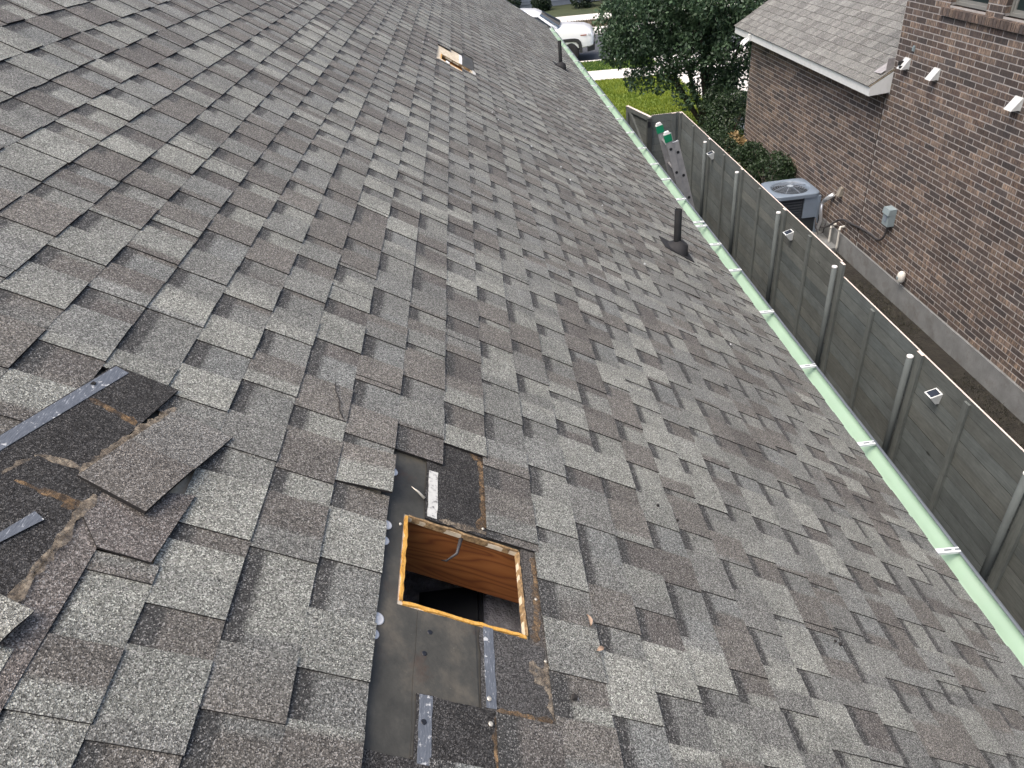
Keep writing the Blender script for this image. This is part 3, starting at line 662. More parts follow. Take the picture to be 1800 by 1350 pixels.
gutter = mk('gutter', mb, [M['mint'], M['gutter_out']], house, -house.location)
mb = MB(); mb.hexa([(EX - .10, VMIN, EZ - .012 + .068), (EX + .012, VMIN, EZ - .012 - .010), (EX + .012, VMAX, EZ - .012 - .010), (EX - .10, VMAX, EZ - .012 + .068)], [(EX - .10, VMIN, EZ - .009 + .068), (EX + .012, VMIN, EZ - .009 - .009), (EX + .012, VMAX, EZ - .009 - .009), (EX - .10, VMAX, EZ - .009 + .068)])
mk('drip_edge', mb, M['mint'], house, -house.location)
hm = MB(); hm.box(-.004, .108, -.014, .014, -.004, .002); hm.box(.035, .07, -.004, .004, .002, .0035, 1); hm.box(.085, .108, -.004, .004, .002, .0035, 1); hm.box(.0, .108, -.015, -.012, -.012, .002)
hme = hm.mesh('gutter_hanger'); hme.materials.append(M['white_metal']); hme.materials.append(M['gutter_out'])
for i, y in enumerate([-.2, .6, 1.36, 2.13, 2.93, 3.74, 4.49, 5.21, 5.75, 6.18, 6.28, 6.91, 7.54, 8.08, 8.73, 9.44, 10.15, 10.87] + [11.6 + .72 * k for k in range(10)]):
    o = mk('gutter_hanger', hme, None, gutter, (GX, y, GZ + .004)); o.rotation_euler = (0, 0, R_(random.uniform(-3, 3)))
# vent pipes
def vent_pipe(u, v, hgt, r):
    p = rw(u, v); t = empty('vent_pipe', p - house.location); t.parent = house
    nv = Vector((math.sin(TH), 0, math.cos(TH))); dv = Vector((math.cos(TH), 0, -math.sin(TH))); yv = Vector((0, 1, 0))
    mb = MB(); fl = [dv * a + yv * b for a, b in ((-.15, -.11), (.13, -.11), (.13, .11), (-.15, .11))]
    mb.hexa([q + nv * .004 for q in fl], [q + nv * .010 for q in fl]); mk('flashing', mb, M['boot'], t)
    mb = MB(); mb.lathe((0, 0, 0), [(.095, .008), (.090, .022), (.072, .045), (.052, .075), (.046, .080)], 22, 0, (dv, yv, nv)); mk('boot', mb, M['boot'], t)
    mb = MB(); mb.lathe((0, 0, .035), [(r + .016, 0), (r + .014, .03), (r + .004, .045)], 20); mk('collar', mb, M['boot'], t)
    mb = MB(); mb.lathe((0, 0, 0), [(r, 0), (r, hgt), (r * .82, hgt), (r * .80, hgt - .10)], 20); mk('pipe', mb, M['pipe'], t)
    mb = MB(); mb.tube([dv * -.02 + yv * .12 + nv * .012, dv * .03 + yv * .135 + nv * .010], .006, 6); mk('sealant_lump', mb, M['debris'], t)
vent_pipe(2.537, 4.985, 0.335, 0.028); vent_pipe(2.561, 12.34, 0.40, 0.030)

# things lying on the roof
def on_roof(o, u, v, h=0.012, rz=0):
    o.matrix_world = Matrix.Translation(ROOF_O) @ Matrix.Rotation(TH, 4, 'Y') @ Matrix.Translation((u, v, h)) @ Matrix.Rotation(rz, 4, 'Z')
def leaf_mesh(L, W):
    mb = MB(); N_ = 6; A, B, Cc = [], [], []
    for i in range(N_ + 1):
        t = i / N_; wd = W * math.sin(math.pi * min(1, t * 1.02)) ** .8 * (1 - .3 * t); x = (t - .5) * L; z = .006 * math.sin(t * 3.1)
        A.append(mb.vert((x, wd, z + .004))); B.append(mb.vert((x, 0, z))); Cc.append(mb.vert((x, -wd, z + .003)))
    for i in range(N_):
        mb.idx((B[i], B[i + 1], A[i + 1], A[i])); mb.idx((Cc[i], Cc[i + 1], B[i + 1], B[i]))
    return mb
o = mk('dry_leaf', leaf_mesh(.034, .008), M['dryleaf'], label='curled tan leaf on the shingles, the one farther from the hole edge and higher up', cat='leaf'); on_roof(o, .954, 1.079, .012, R_(100))
o = mk('dry_leaf', leaf_mesh(.028, .0065), M['dryleaf'], label='smaller tan leaf on the shingles, just below the other leaf', cat='leaf'); on_roof(o, .972, 1.0, .012, R_(30))
o['label'] = 'smaller tan leaf on the shingles, the nearer one of the two leaves'
bpy.data.objects['dry_leaf']['label'] = 'longer tan leaf on the shingles, the farther one of the two leaves'
mb = MB(); rr = random.Random(9)
for (u, v) in [(.95, 6.2), (1.0, 6.05), (1.25, 5.9), (1.29, 5.75), (1.36, 5.7), (1.55, 5.6), (1.6, 5.35), (1.85, 5.1), (2.0, 4.2), (1.05, 6.5), (2.45, 3.5), (1.9, 8.2), (2.3, 7.1), (.3, 7.9), (.25, 7.6)]:
    s_ = rr.uniform(.004, .008)
    mb.hexa([(u - s_, v - s_, .004), (u + s_, v - s_ * .7, .004), (u + s_, v + s_, .004), (u - s_ * .6, v + s_, .004)], [(u - s_, v - s_, .011), (u + s_ * .7, v - s_ * .6, .012), (u + s_, v + s_, .010), (u - s_ * .6, v + s_, .011)])
mk('white_chips', mb, M['chalk'], roof, kind='stuff')
mb = MB()
for (u, v) in [(1.42, 1.62), (1.35, 1.66), (1.96, 1.30), (1.98, 1.295), (.88, .86), (-.31, 1.33)]:
    s_ = rr.uniform(.004, .008); mb.hexa([(u - s_, v - s_, .004), (u + s_, v - s_ * .7, .004), (u + s_, v + s_, .004), (u - s_ * .6, v + s_, .004)], [(u - s_ * .6, v - s_ * .6, .011), (u + s_ * .5, v - s_ * .4, .012), (u + s_ * .6, v + s_ * .7, .010), (u - s_ * .4, v + s_ * .7, .011)])
mk('dark_grit', mb, M['debris'], roof, kind='stuff')
mb = MB(); mb.tube([(.205, 1.66, .009), (.212, 1.62, .010), (.228, 1.585, .0095), (.232, 1.545, .010), (.247, 1.52, .009)], .0016, 5); mk('twig', mb, M['debris'], label='thin dark twig lying on the shingles above the near hole', cat='twig'); on_roof(bpy.data.objects['twig'], 0, 0, 0)

# ------------------------------------------------------------------ neighbour house
nb = empty('brick_house', (9.0, 9.5, 0), 'dark brown brick house with a white trimmed lower roof, beyond the grey fence', 'house')
NO = -nb.location
WX = 6.05; WY1 = 10.5; WEND = 16.2; WZ0 = 0.34; CH = 0.0768; BL = 0.238; JT = 0.0125
WINS = [(8.79, 9.50, 4.085, 5.65), (7.76, 8.47, 4.085, 5.65)]
def shell(rects, x, mats, name, parent, loc):
    mb = MB()
    for y0, y1, z0_, z1_ in rects: mb.face([(x, y1, z0_), (x, y0, z0_), (x, y0, z1_), (x, y1, z1_)])
    return mk(name, mb, mats, parent, loc)
ys = [1.5, 7.76, 8.47, 8.79, 9.50, WY1]
rects = [(1.5, WY1, WZ0, 4.085), (1.5, WY1, 5.65, 6.2), (1.5, 7.76, 4.085, 5.65), (8.47, 8.79, 4.085, 5.65), (9.5, WY1, 4.085, 5.65), (WY1, WEND, WZ0, 2.98)]
mb = MB(); mx = WX + 0.0035
for y0, y1, a, b in rects: mb.face([(mx, y1, a), (mx, y0, a), (mx, y0, b), (mx, y1, b)])
for y0, y1, a, b in WINS:   # reveals
    mb.face([(mx, y0, a), (mx + .14, y0, a), (mx + .14, y0, b), (mx, y0, b)][::-1]); mb.face([(mx, y1, a), (mx + .14, y1, a), (mx + .14, y1, b), (mx, y1, b)])
    mb.face([(mx, y0, b), (mx, y1, b), (mx + .14, y1, b), (mx + .14, y0, b)])
mb.face([(mx, WY1, 2.9), (12.5, WY1, 2.9), (12.5, WY1, 6.2), (mx, WY1, 6.2)][::-1]); mb.face([(mx, WEND, WZ0), (12.5, WEND, WZ0), (12.5, WEND, 2.98), (mx, WEND, 2.98)][::-1])
mb.face([(mx, 1.5, WZ0), (12.5, 1.5, WZ0), (12.5, 1.5, 6.2), (mx, 1.5, 6.2)]); mb.face([(12.5, 1.5, 0), (12.5, WEND, 0), (12.5, WEND, 6.2), (12.5, 1.5, 6.2)])
wall = mk('wall', mb, M['mortar'], nb, NO)
BPAL = [((0.0902, 0.0717, 0.0647), 0.36), ((0.0829, 0.0684, 0.0631), 0.24), ((0.0737, 0.0633, 0.06), 0.17), ((0.1, 0.0795, 0.071), 0.86), ((0.0664, 0.0594, 0.0582), 0.11), ((0.0913, 0.0692, 0.0617), 0.42), ((0.1236, 0.099, 0.0855), 1), ((0.0866, 0.0697, 0.0635), 0.49), ((0.079, 0.0654, 0.0601), 0.3), ((0.0771, 0.0636, 0.0589), 0.17), ((0.1114, 0.0909, 0.0805), 1)]
rr = random.Random(21); bricks = []
def inwin(y0, y1, z0_, z1_): return any(y0 < b - .002 and y1 > a + .002 and z0_ < d and z1_ > c - .10 for a, b, c, d in WINS)
row = 0; z = WZ0 + .006
while z < 5.75:
    off = (row % 2) * BL / 2; y = 1.5 + off; top = 2.93 if False else 9
    yend = WEND if z + CH < 2.95 else WY1
    while y < yend - .02:
        y1 = min(y + BL, yend) - JT; segs = [(y, y1)]
        for a, b, c, d in WINS:
            if z < d and z + CH > c - .105:
                ns = []
                for p, q in segs:
                    aa, bb = (a, b) if z + CH > c + .002 else (7.70, 9.62)
                    if q <= aa or p >= bb: ns.append((p, q))
                    else:
                        if p < aa - .03: ns.append((p, aa))
                        if q > bb + .03: ns.append((bb, q))
                segs = ns
        for p, q in segs:
            if abs((p + q) / 2 - 10.57) < .0: continue
            if q - p > .03: bricks.append((p, q, z + JT / 2, z + CH - JT / 2))
        y += BL
    z += CH; row += 1
def brick_mb(p, q, a, b, x=WX, dep=.02):
    c, fl = rr.choice(BPAL); k = rr.uniform(.82, 1.2); fl = max(0, min(1, fl * rr.uniform(.5, 1.5))); c4 = (c[0] * k, c[1] * k, c[2] * k, fl)
    e = .002; xx = x + rr.uniform(-.0015, .0015); yc, zc = (p + q) / 2, (a + b) / 2
    hy, hz = (q - p) / 2, (b - a) / 2
    mb = MB()
    F = [(xx, hy - e, -hz + e), (xx, -hy + e, -hz + e), (xx, -hy + e, hz - e), (xx, hy - e, hz - e)]
    Bk = [(xx + dep, hy, -hz), (xx + dep, -hy, -hz), (xx + dep, -hy, hz), (xx + dep, hy, hz)]
    S = [(xx + e, hy, -hz), (xx + e, -hy, -hz), (xx + e, -hy, hz), (xx + e, hy, hz)]
    fi = [mb.vert((v[0] - WX, v[1], v[2]), c4) for v in F]; si = [mb.vert((v[0] - WX, v[1], v[2]), c4) for v in S]; bi = [mb.vert((v[0] - WX, v[1], v[2]), c4) for v in Bk]
    mb.idx(fi, 0, False)
    for i in range(4):
        j = (i + 1) % 4; mb.idx((fi[j], fi[i], si[i], si[j]), 0, False); mb.idx((si[j], si[i], bi[i], bi[j]), 0, False)
    return (WX, yc, zc), mb
sc_ = sorted([(-vis((WX, (p + q) / 2, (a + b) / 2), (q - p) * (b - a)), i) for i, (p, q, a, b) in enumerate(bricks)])
pick = set(i for s, i in sc_[:300] if s < 0); rest = MB()
def merge(rest, mb, loc):
    o = len(rest.v); rest.v += [(p[0] + loc[0], p[1] + loc[1], p[2] + loc[2]) for p in mb.v]; rest.c += mb.c
    rest.f += [[j + o for j in f] for f in mb.f]; rest.m += mb.m; rest.sm += mb.sm
for i, (p, q, a, b) in enumerate(bricks):
    if p < 10.57 < q and b < 2.9:      # the control joint runs through here
        if 10.563 - p > .04:
            loc, mb = brick_mb(p, 10.563, a, b); merge(rest, mb, loc)
        if q - 10.577 > .04:
            loc, mb = brick_mb(10.577, q, a, b); merge(rest, mb, loc)
        continue
    loc, mb = brick_mb(p, q, a, b)
    if i in pick: mk('brick', mb, M['brick'], wall, loc)
    else: merge(rest, mb, loc)
for y0, y1, a, b in WINS:
    zz = WZ0 + .006 + CH * math.ceil((a - WZ0) / CH)
    while zz + CH < b:
        for ye, sg_ in ((y0, 1), (y1, -1)):
            c, fl = rr.choice(BPAL); c4 = (*c, fl); ya, yb = sorted((ye + sg_ * .004, ye - sg_ * .03))
            m2 = MB(); m2.box(WX + .003, WX + .10, ya, yb, zz + JT / 2, zz + CH - JT / 2, 0, c4); merge(rest, m2, (0, 0, 0))
        zz += CH
mk('brick_field', rest, M['brick'], wall, kind='stuff')
mb = MB(); mb.box(WX - .001, WX + .009, 10.565, 10.575, WZ0, 2.85); mk('control_joint', mb, M['debris'], wall)
# rowlock sill bricks, tilted, one by one
i = 0; y = 7.70
while y < 9.60:
    loc = (WX, y + .0325, 4.02); c, fl = rr.choice(BPAL); k = rr.uniform(.9, 1.3); c4 = (c[0] * k, c[1] * k, c[2] * k, fl)
    mb = MB(); w_ = .0325 - .005
    mb.hexa([(-.045, -w_, -.052), (.12, -w_, -.040), (.12, w_, -.040), (-.045, w_, -.052)], [(-.045, -w_, .035), (.12, -w_, .055), (.12, w_, .055), (-.045, w_, .035)], 0, c4)
    mk('sill_brick', mb, M['brick'], wall, loc); y += .066
mb = MB(); mb.hexa([(WX - .035, 7.70, 3.972), (WX + .12, 7.70, 3.98), (WX + .12, 9.63, 3.98), (WX - .035, 9.63, 3.972)], [(WX - .038, 7.70, 4.050), (WX + .12, 7.70, 4.070), (WX + .12, 9.63, 4.070), (WX - .038, 9.63, 4.050)]); mk('sill_mortar', mb, M['mortar'], wall)
for y0, y1, a, b in WINS:
    wn = empty('window', Vector((WX + .085, (y0 + y1) / 2, a)) + NO); wn.parent = nb; hw = (y1 - y0) / 2; hh = b - a
    mb = MB()
    for bx in ((-hw, hw, 0, .035), (-hw, hw, hh - .035, hh), (-hw, -hw + .035, .035, hh - .035), (hw - .035, hw, .035, hh - .035)): mb.box(-.02, .03, bx[0], bx[1], bx[2], bx[3])
    for bx in ((-hw + .035, hw - .035, .035, .065), (-hw + .035, hw - .035, hh / 2 - .02, hh / 2 + .02), (-hw + .035, -hw + .06, .065, hh / 2 - .02), (hw - .06, hw - .035, .065, hh / 2 - .02)): mb.box(-.004, .022, bx[0], bx[1], bx[2], bx[3])
    mk('frame', mb, M['vinyl'], wn)
    mb = MB(); mb.box(.010, .016, -hw + .035, hw - .035, .06, hh / 2 - .02); mk('pane', mb, M['glass'], wn)
    mb = MB(); mb.box(.002, .008, -hw + .035, hw - .035, hh / 2 + .02, hh - .035); mk('pane', mb, M['glass'], wn)
mb = MB()
for j in range(30):
    y0 = 1.5 + j * .49; mb.box(WX - .022, WX + .4, y0, y0 + .49, -.1, WZ0 - .001 + .0)
mb = MB(); NYF = 60
for j in range(NYF):
    y0 = 1.5 + (WEND - 1.5) * j / NYF; y1 = 1.5 + (WEND - 1.5) * (j + 1) / NYF
    a0 = -.020 + .006 * noise.noise(Vector((y0 * 2, 0, 0))); a1 = -.020 + .006 * noise.noise(Vector((y1 * 2, 0, 0)))
    mb.face([(WX + a0 - .008, y1, -.1), (WX + a0 - .008, y0, -.1), (WX + a0, y0, WZ0), (WX + a1, y1, WZ0)]); mb.face([(WX + a0, y1, WZ0), (WX + a0, y0, WZ0), (WX + .3, y0, WZ0 + .002), (WX + .3, y1, WZ0 + .002)])
mk('foundation', mb, M['foundation'], nb, NO)
# lower roof
AL = R_(30.5); NE = Vector((5.715, 10.46, 2.968)); NV = 5.95
nroof = MB(); nroof.hexa([(-4.6, -NV, -.03), (0, -NV, -.03), (0, 0, -.03), (-4.6, 0, -.03)], [(-4.6, -NV, -.012), (0, -NV, -.012), (0, 0, -.012), (-4.6, 0, -.012)])
nr = mk('roof', nroof, M['ply'], nb, NE + NO)
nr.matrix_local = Matrix.Translation(NE + NO) @ Matrix(((-math.cos(AL), 0, -math.sin(AL), 0), (0, -1, 0, 0), (-math.sin(AL), 0, math.cos(AL), 0), (0, 0, 0, 1)))
def nrw(u, v): return NE + Vector((-math.cos(AL) * u, -v, -math.sin(AL) * u))
_E, _U0 = E, U0
E, U0 = 0.143, 0.015
NP = [(0.185, 0.188, 0.175), (0.165, 0.168, 0.156), (0.145, 0.147, 0.138), (0.130, 0.130, 0.122), (0.115, 0.114, 0.107), (0.152, 0.153, 0.142)]
shingle_field(nr, range(-31, 1), (-NV, 0), NP, NP, {}, nrw, 150, [M['nbshingle'], M['asphalt_edge']], 31, ('shingle_tab', 'shingle_backing', 'shingle_field'), vis, 0.015, True)
E, U0 = _E, _U0
mb = MB(); zt = NE.z - .014; ZB = 2.815
mb.face([(5.735, 10.46, ZB), (5.735, 16.42, ZB), (5.735, 16.42, zt), (5.735, 10.46, zt)][::-1])
mb.face([(5.735, 10.46, ZB), (5.735, 10.46, zt), (WX - .004, 10.46, zt + .19), (WX - .004, 10.46, ZB + .02)][::-1])
mb.face([(5.735, 10.46, ZB), (WX, 10.46, ZB + .02), (WX, 16.42, ZB + .02), (5.735, 16.42, ZB)][::-1])
mb.face([(WX - .004, 10.46, ZB), (WX - .004, 10.46, zt + .19), (WX - .004, 10.52, zt + .19), (WX - .004, 10.52, ZB)])
mk('eave_trim', mb, M['trim'], nb, NO)
mb = MB(); mb.hexa([(5.70, 10.44, zt + .004), (5.735, 10.44, zt), (WX, 10.44, zt + .185), (WX, 10.44, zt + .2)], [(5.70, 10.47, zt + .022), (5.735, 10.47, zt + .02), (WX, 10.47, zt + .205), (WX, 10.47, zt + .22)]); 
mb = MB(); mb.box(5.95, 6.06, 10.50, 10.512, 3.10, 3.30); mb.face([nrw(-.20, .0) + Vector((0, .06, .03)), nrw(-.20, 0) + Vector((0, .26, .02)), nrw(-.44, 0) + Vector((0, .26, .02)), nrw(-.44, 0) + Vector((0, .06, .03))])
mk('flashing', mb, plain('lead_flashing', (0.30, 0.29, 0.29), 0.6, var=.2, scale=20), nb, NO)
mb = MB(); mb.hexa([(5.6, 1.0, 6.18), (13, 1.0, 6.18), (13, 10.9, 6.18), (5.6, 10.9, 6.18)], [(9.2, 4.6, 8.2), (9.4, 4.6, 8.2), (9.4, 7.3, 8.2), (9.2, 7.3, 8.2)], 0, (0.2, 0.19, 0.18, 0)); mk('upper_roof', mb, M['nbshingle'], nb, NO)
mb = MB(); mb.box(5.58, 5.62, 1.0, 10.9, 6.02, 6.178); mb.box(5.62, 6.05, 1.0, 10.9, 6.03, 6.05); mk('upper_eave', mb, M['trim'], nb, NO)

# hooded vents, each a thing
def hood(y, z, lab, broken=False):
    o = empty('wall_vent', (WX, y, z), lab, 'vent', 'white hooded vents on the brick wall')
    mb = MB(); mb.box(-.010, .002, -.070, .070, -.070, .070); mk('flange', mb, M['white_metal'], o)
    mb = MB(); h = .064
    A = [(-.012, h, h + .004), (-.012, -h, h + .004)]; Bp = [(-.112, h, -h), (-.112, -h, -h)]; Cp = [(-.012, h, -h), (-.012, -h, -h)]
    mb.face([A[0], Bp[0], Bp[1], A[1]][::-1]); mb.face([A[0], Cp[0], Bp[0]][::-1]); mb.face([A[1], Bp[1], Cp[1]][::-1])
    k = .004; 0 and mb.face([(A[0][0], A[0][1] - k, A[0][2] - .01), (A[1][0], A[1][1] + k, A[1][2] - .01), (Bp[1][0] + k, Bp[1][1] + k, -h), (Bp[0][0] + k, Bp[0][1] - k, -h)][::-1])
    mk('hood', mb, M['white_metal'], o)
    mb = MB()
    for q in range(3): mb.box(-(.012 + 0.100 * (2 * h - .012 - q * .045) / (2 * h)) + .012, -.014, -h + .008, h - .008, -h + .012 + q * .045, -h + .016 + q * .045)
    mk('damper', mb, M['boot'] if broken else M['white_metal'], o)
    if broken:
        mb = MB(); mb.box(-.128, -.02, -.03, -.022, -.05, -.02); mb.box(-.11, -.03, .02, .05, -.02, 0.03); mk('broken_louvre', mb, M['boot'], o)
    return o
hood(10.17, 3.285, 'weathered white hooded wall vent beside the end of the lower roof', True)
hood(9.45, 3.285, 'clean white hooded wall vent, the middle one of three on the brick')
hood(7.83, 3.285, 'white hooded wall vent nearest the camera, under the second window')
mb = MB(); mb.box(-.014, 0, -.02, .02, -.035, .035); mb.box(-.024, -.014, -.014, .014, -.028, .022); mk('wall_bracket', mb, M['box'], loc=(WX, 10.08, 3.49), label='tiny grey bracket on the brick above the weathered vent', cat='bracket')
# flood light at the eave end
fl = empty('eave_light', (5.72, 15.46, 2.87), 'white twin floodlight under the far end of the lower roof eave', 'light')
mb = MB(); mb.box(-.03, .015, -.06, .06, -.06, .06); mk('base', mb, M['trim'], fl)
for s_ in (-1, 1):
    mb = MB(); mb.lathe((-.04, s_ * .07, -.03), [(.02, 0), (.045, .05), (.05, .11), (.045, .115)], 12, 0, (Vector((0, 1, 0)), Vector((.5, 0, .86)), Vector((-.86, 0, -.5)))); mk('lamp_head', mb, M['trim'], fl)

# electrical disconnect with its cable
db = empty('disconnect_box', (WX, 9.72, 1.20), 'blue grey electrical disconnect box on the brick wall', 'box')
mb = MB(); mb.box(-.10, 0, -.085, .085, -.13, .13); mk('body', mb, M['box'], db, bevel=.006)
mb = MB(); mb.hexa([(-.125, -.088, .05), (.0, -.088, .05), (.0, .088, .05), (-.125, .088, .05)], [(-.108, -.088, .138), (.0, -.088, .142), (.0, .088, .142), (-.108, .088, .138)]); mk('hood', mb, M['box'], db, bevel=.004)
mb = MB(); mb.box(-.112, -.101, -.03, .03, -.06, .02); mk('latch', mb, M['wire'], db)
pts = [(6.00, 9.70, 1.07), (5.99, 9.70, .95), (5.97, 9.74, .83), (5.98, 9.88, .765), (6.0, 10.05, .75), (6.01, 10.2, .735), (6.02, 10.5, .70), (6.02, 10.78, .655), (6.01, 11.0, .635), (5.99, 11.15, .58), (5.97, 11.26, .49), (5.95, 11.42, .36), (5.92, 11.6, .27), (5.88, 11.75, .30)]
def smooth_path(p, k=4):
    out = []; P_ = [Vector(q) for q in p]
    for i in range(len(P_) - 1):
        a = P_[max(0, i - 1)]; b = P_[i]; c = P_[i + 1]; d = P_[min(len(P_) - 1, i + 2)]
        for j in range(k):
            t = j / k; out.append(0.5 * ((2 * b) + (c - a) * t + (2 * a - 5 * b + 4 * c - d) * t * t + (3 * b - a - 3 * c + d) * t ** 3))
    out.append(P_[-1]); return out
mb = MB(); mb.tube(smooth_path(pts), .018, 8); mk('power_cable', mb, M['darkwire'], label='dark cable hanging from the disconnect box along the brick wall', cat='cable')
# AC condenser
ac = empty('air_conditioner', (5.52, 12.22, 0.09), 'blue grey outdoor air conditioner with round fan grille, behind the fence', 'air conditioner')
W2 = .395; HT = .76
mb = MB(); mb.box(-W2 - .07, W2 + .12, -W2 - .75, W2 + .07, -.09, -.002); mk('concrete_pad', mb, M['foundation'], loc=(5.52, 12.22, .09), label='concrete pad under the air conditioner', cat='pad')
mb = MB(); mb.box(-W2 + .02, W2 - .02, -W2 + .02, W2 - .02, 0, HT - .06); mk('core', mb, M['acvoid'], ac)
def panel_side(sx, sy):
    mb = MB()
    for q in range(13):
        z0_ = .04 + q * .051
        if sx: mb.hexa([(sx * (W2 - .012), -W2 + .03, z0_), (sx * W2, -W2 + .03, z0_), (sx * W2, W2 - .03, z0_), (sx * (W2 - .012), W2 - .03, z0_)], [(sx * (W2 - .018), -W2 + .03, z0_ + .03), (sx * (W2 - .006), -W2 + .03, z0_ + .03), (sx * (W2 - .006), W2 - .03, z0_ + .03), (sx * (W2 - .018), W2 - .03, z0_ + .03)])
        else: mb.hexa([(-W2 + .03, sy * (W2 - .012), z0_), (W2 - .30 if sy < 0 else W2 - .03, sy * (W2 - .012), z0_), (W2 - .30 if sy < 0 else W2 - .03, sy * W2, z0_), (-W2 + .03, sy * W2, z0_)], [(-W2 + .03, sy * (W2 - .018), z0_ + .03), (W2 - .30 if sy < 0 else W2 - .03, sy * (W2 - .018), z0_ + .03), (W2 - .30 if sy < 0 else W2 - .03, sy * (W2 - .006), z0_ + .03), (-W2 + .03, sy * (W2 - .006), z0_ + .03)])
    mk('louvre_panel', mb, M['acdark'], ac)
panel_side(1, 0); panel_side(-1, 0); panel_side(0, 1); panel_side(0, -1)
for sx in (-1, 1):
    for sy in (-1, 1):
        mb = MB(); mb.box(sx * W2 - .022, sx * W2 + .022, sy * W2 - .022, sy * W2 + .022, 0, HT - .055); mk('corner_post', mb, M['ac'], ac)
mb = MB(); mb.box(W2 - .27, W2 - .005, -W2 - .008, -W2 + .02, .30, HT - .06); mk('service_panel', mb, M['ac'], ac)
mb = MB(); ro, ri = W2 + .028, .325; NS = 48
ring = lambda r, z_: [mb.vert((r * math.cos(2 * math.pi * k / NS), r * math.sin(2 * math.pi * k / NS), z_)) for k in range(NS)]
def sq(z_, r_):
    out = []
    for k in range(NS):
        a = 2 * math.pi * k / NS; c_, s_ = math.cos(a), math.sin(a); p_ = 8.0
        t = (abs(c_) ** p_ + abs(s_) ** p_) ** (-1 / p_); out.append(mb.vert((r_ * c_ * t, r_ * s_ * t, z_)))
    return out
rows = [sq(HT - .07, ro), sq(HT - .012, ro), sq(HT, ro - .015), ring(ri + .03, HT + .004), ring(ri, HT - .012), ring(ri - .02, HT - .10)]
for a, b in zip(rows, rows[1:]):
    for k in range(NS): mb.idx((a[k], a[(k + 1) % NS], b[(k + 1) % NS], b[k]), 0, False if a is rows[0] else True)
mk('top_cover', mb, M['ac'], ac)
mb = MB(); rw_ = [ri - .02 - .04 * k for k in range(7)]
gz = lambda r: HT - .012 + .045 * (1 - (r / ri) ** 2)
for r in rw_:
    if r > .05: mb.tube([(r * math.cos(2 * math.pi * k / 40), r * math.sin(2 * math.pi * k / 40), gz(r)) for k in range(41)], .0022, 4, 0, False)
for r in [ri - .02 - .028 * k for k in range(9)]:
    if r > .07: mb.tube([(r * math.cos(2 * math.pi * k / 40), r * math.sin(2 * math.pi * k / 40), gz(r)) for k in range(41)], .0010, 4, 0, False)
for k in range(8):
    a = 2 * math.pi * k / 8 + .2; mb.tube([(r * math.cos(a), r * math.sin(a), gz(r) + .003) for r in (.04, .12, .22, ri + .01)], .0045, 5, 0)
mk('fan_grille', mb, M['wire'], ac)
mb = MB(); mb.lathe((0, 0, HT + .02), [(.055, 0), (.055, .012), (.045, .016)], 16); mk('motor_mount', mb, plain('pale_metal', (.36, .42, .47), .4, .1, .05), ac)
mb = MB(); mb.lathe((0, 0, HT - .14), [(.07, 0), (.07, .12), (.06, .125)], 14)
for k in range(4):
    a = k * math.pi / 2 + .5; c_, s_ = math.cos(a), math.sin(a)
    mb.face([(c_ * .06 - s_ * .02, s_ * .06 + c_ * .02, HT - .12), (c_ * .29 - s_ * .10, s_ * .29 + c_ * .10, HT - .13), (c_ * .29 + s_ * .10, s_ * .29 - c_ * .10, HT - .07), (c_ * .06 + s_ * .02, s_ * .06 - c_ * .02, HT - .08)])
mk('fan', mb, M['acdark'], ac)
# insulated line set
pp = smooth_path([(5.86, 11.62, .22), (5.90, 11.62, .40), (5.90, 11.66, .58), (5.93, 11.70, .70), (5.98, 11.62, .82), (6.03, 11.56, .88)])
ls = empty('refrigerant_line', (5.9, 11.62, .2), 'foil wrapped refrigerant line running from the air conditioner into the brick wall', 'pipe')
mb = MB(); rs = [.030 + .0025 * (i % 2) for i in range(len(pp))]; mb.tube([p - Vector((5.9, 11.62, .2)) for p in pp], rs, 10); mk('insulation_sleeve', mb, M['silver'], ls)
mb = MB(); mb.tube([Vector(p) - Vector((5.9, 11.62, .2)) for p in [(5.80, 11.62, .45), (5.81, 11.60, .30), (5.86, 11.55, .16), (5.93, 11.52, .2), (5.97, 11.55, .45)]], .012, 7); mk('copper_line', mb, M['darkwire'], ls)
mb = MB(); mb.tube([Vector(p) - Vector((5.9, 11.62, .2)) for p in [(5.945, 11.68, .74), (5.99, 11.60, .835), (6.04, 11.55, .89)]], [.040, .041, .040], 12); mk('foil_wrap', mb, plain('bright_foil', (.78, .82, .84), .25, .6, .12, 60), ls)
# drain pipes
def drain(y, x, z1_, lab):
    o = empty('drain_pipe', (x, y, 0), lab, 'pipe', 'white drain pipes at the foot of the brick wall')
    mb = MB(); mb.tube(smooth_path([(WX - x, 0, z1_), (WX - x - .05, 0, z1_), (.012, 0, z1_ - .005), (0, 0, z1_ - .03), (0, 0, .05)]), .016, 10); mk('pipe', mb, M['pvc'], o)
    mb = MB(); mb.tube([(WX - x, 0, z1_), (WX - x - .03, 0, z1_)], .023, 10); mb.tube([(0, 0, z1_ - .07), (0, 0, z1_ - .03)], .020, 10); mk('fitting', mb, M['pvc'], o)
drain(11.03, 5.97, .50, 'taller white drain pipe elbowing out of the brick wall near the pad'); drain(11.33, 5.97, .42, 'shorter white drain pipe partly behind the dark cable')
mb = MB(); mb.hexa([(-.075, -.045, -.06), (0, -.045, -.06), (0, .045, -.06), (-.075, .045, -.06)], [(-.03, -.045, .075), (0, -.045, .075), (0, .045, .075), (-.03, .045, .075)]); mb.box(-.085, 0, -.05, .05, -.07, -.055); mk('outlet_cover', mb, M['tan'], loc=(WX, 11.33, 1.02), label='tan weatherproof outlet cover on the brick by the air conditioner', cat='outlet cover', bevel=.006)
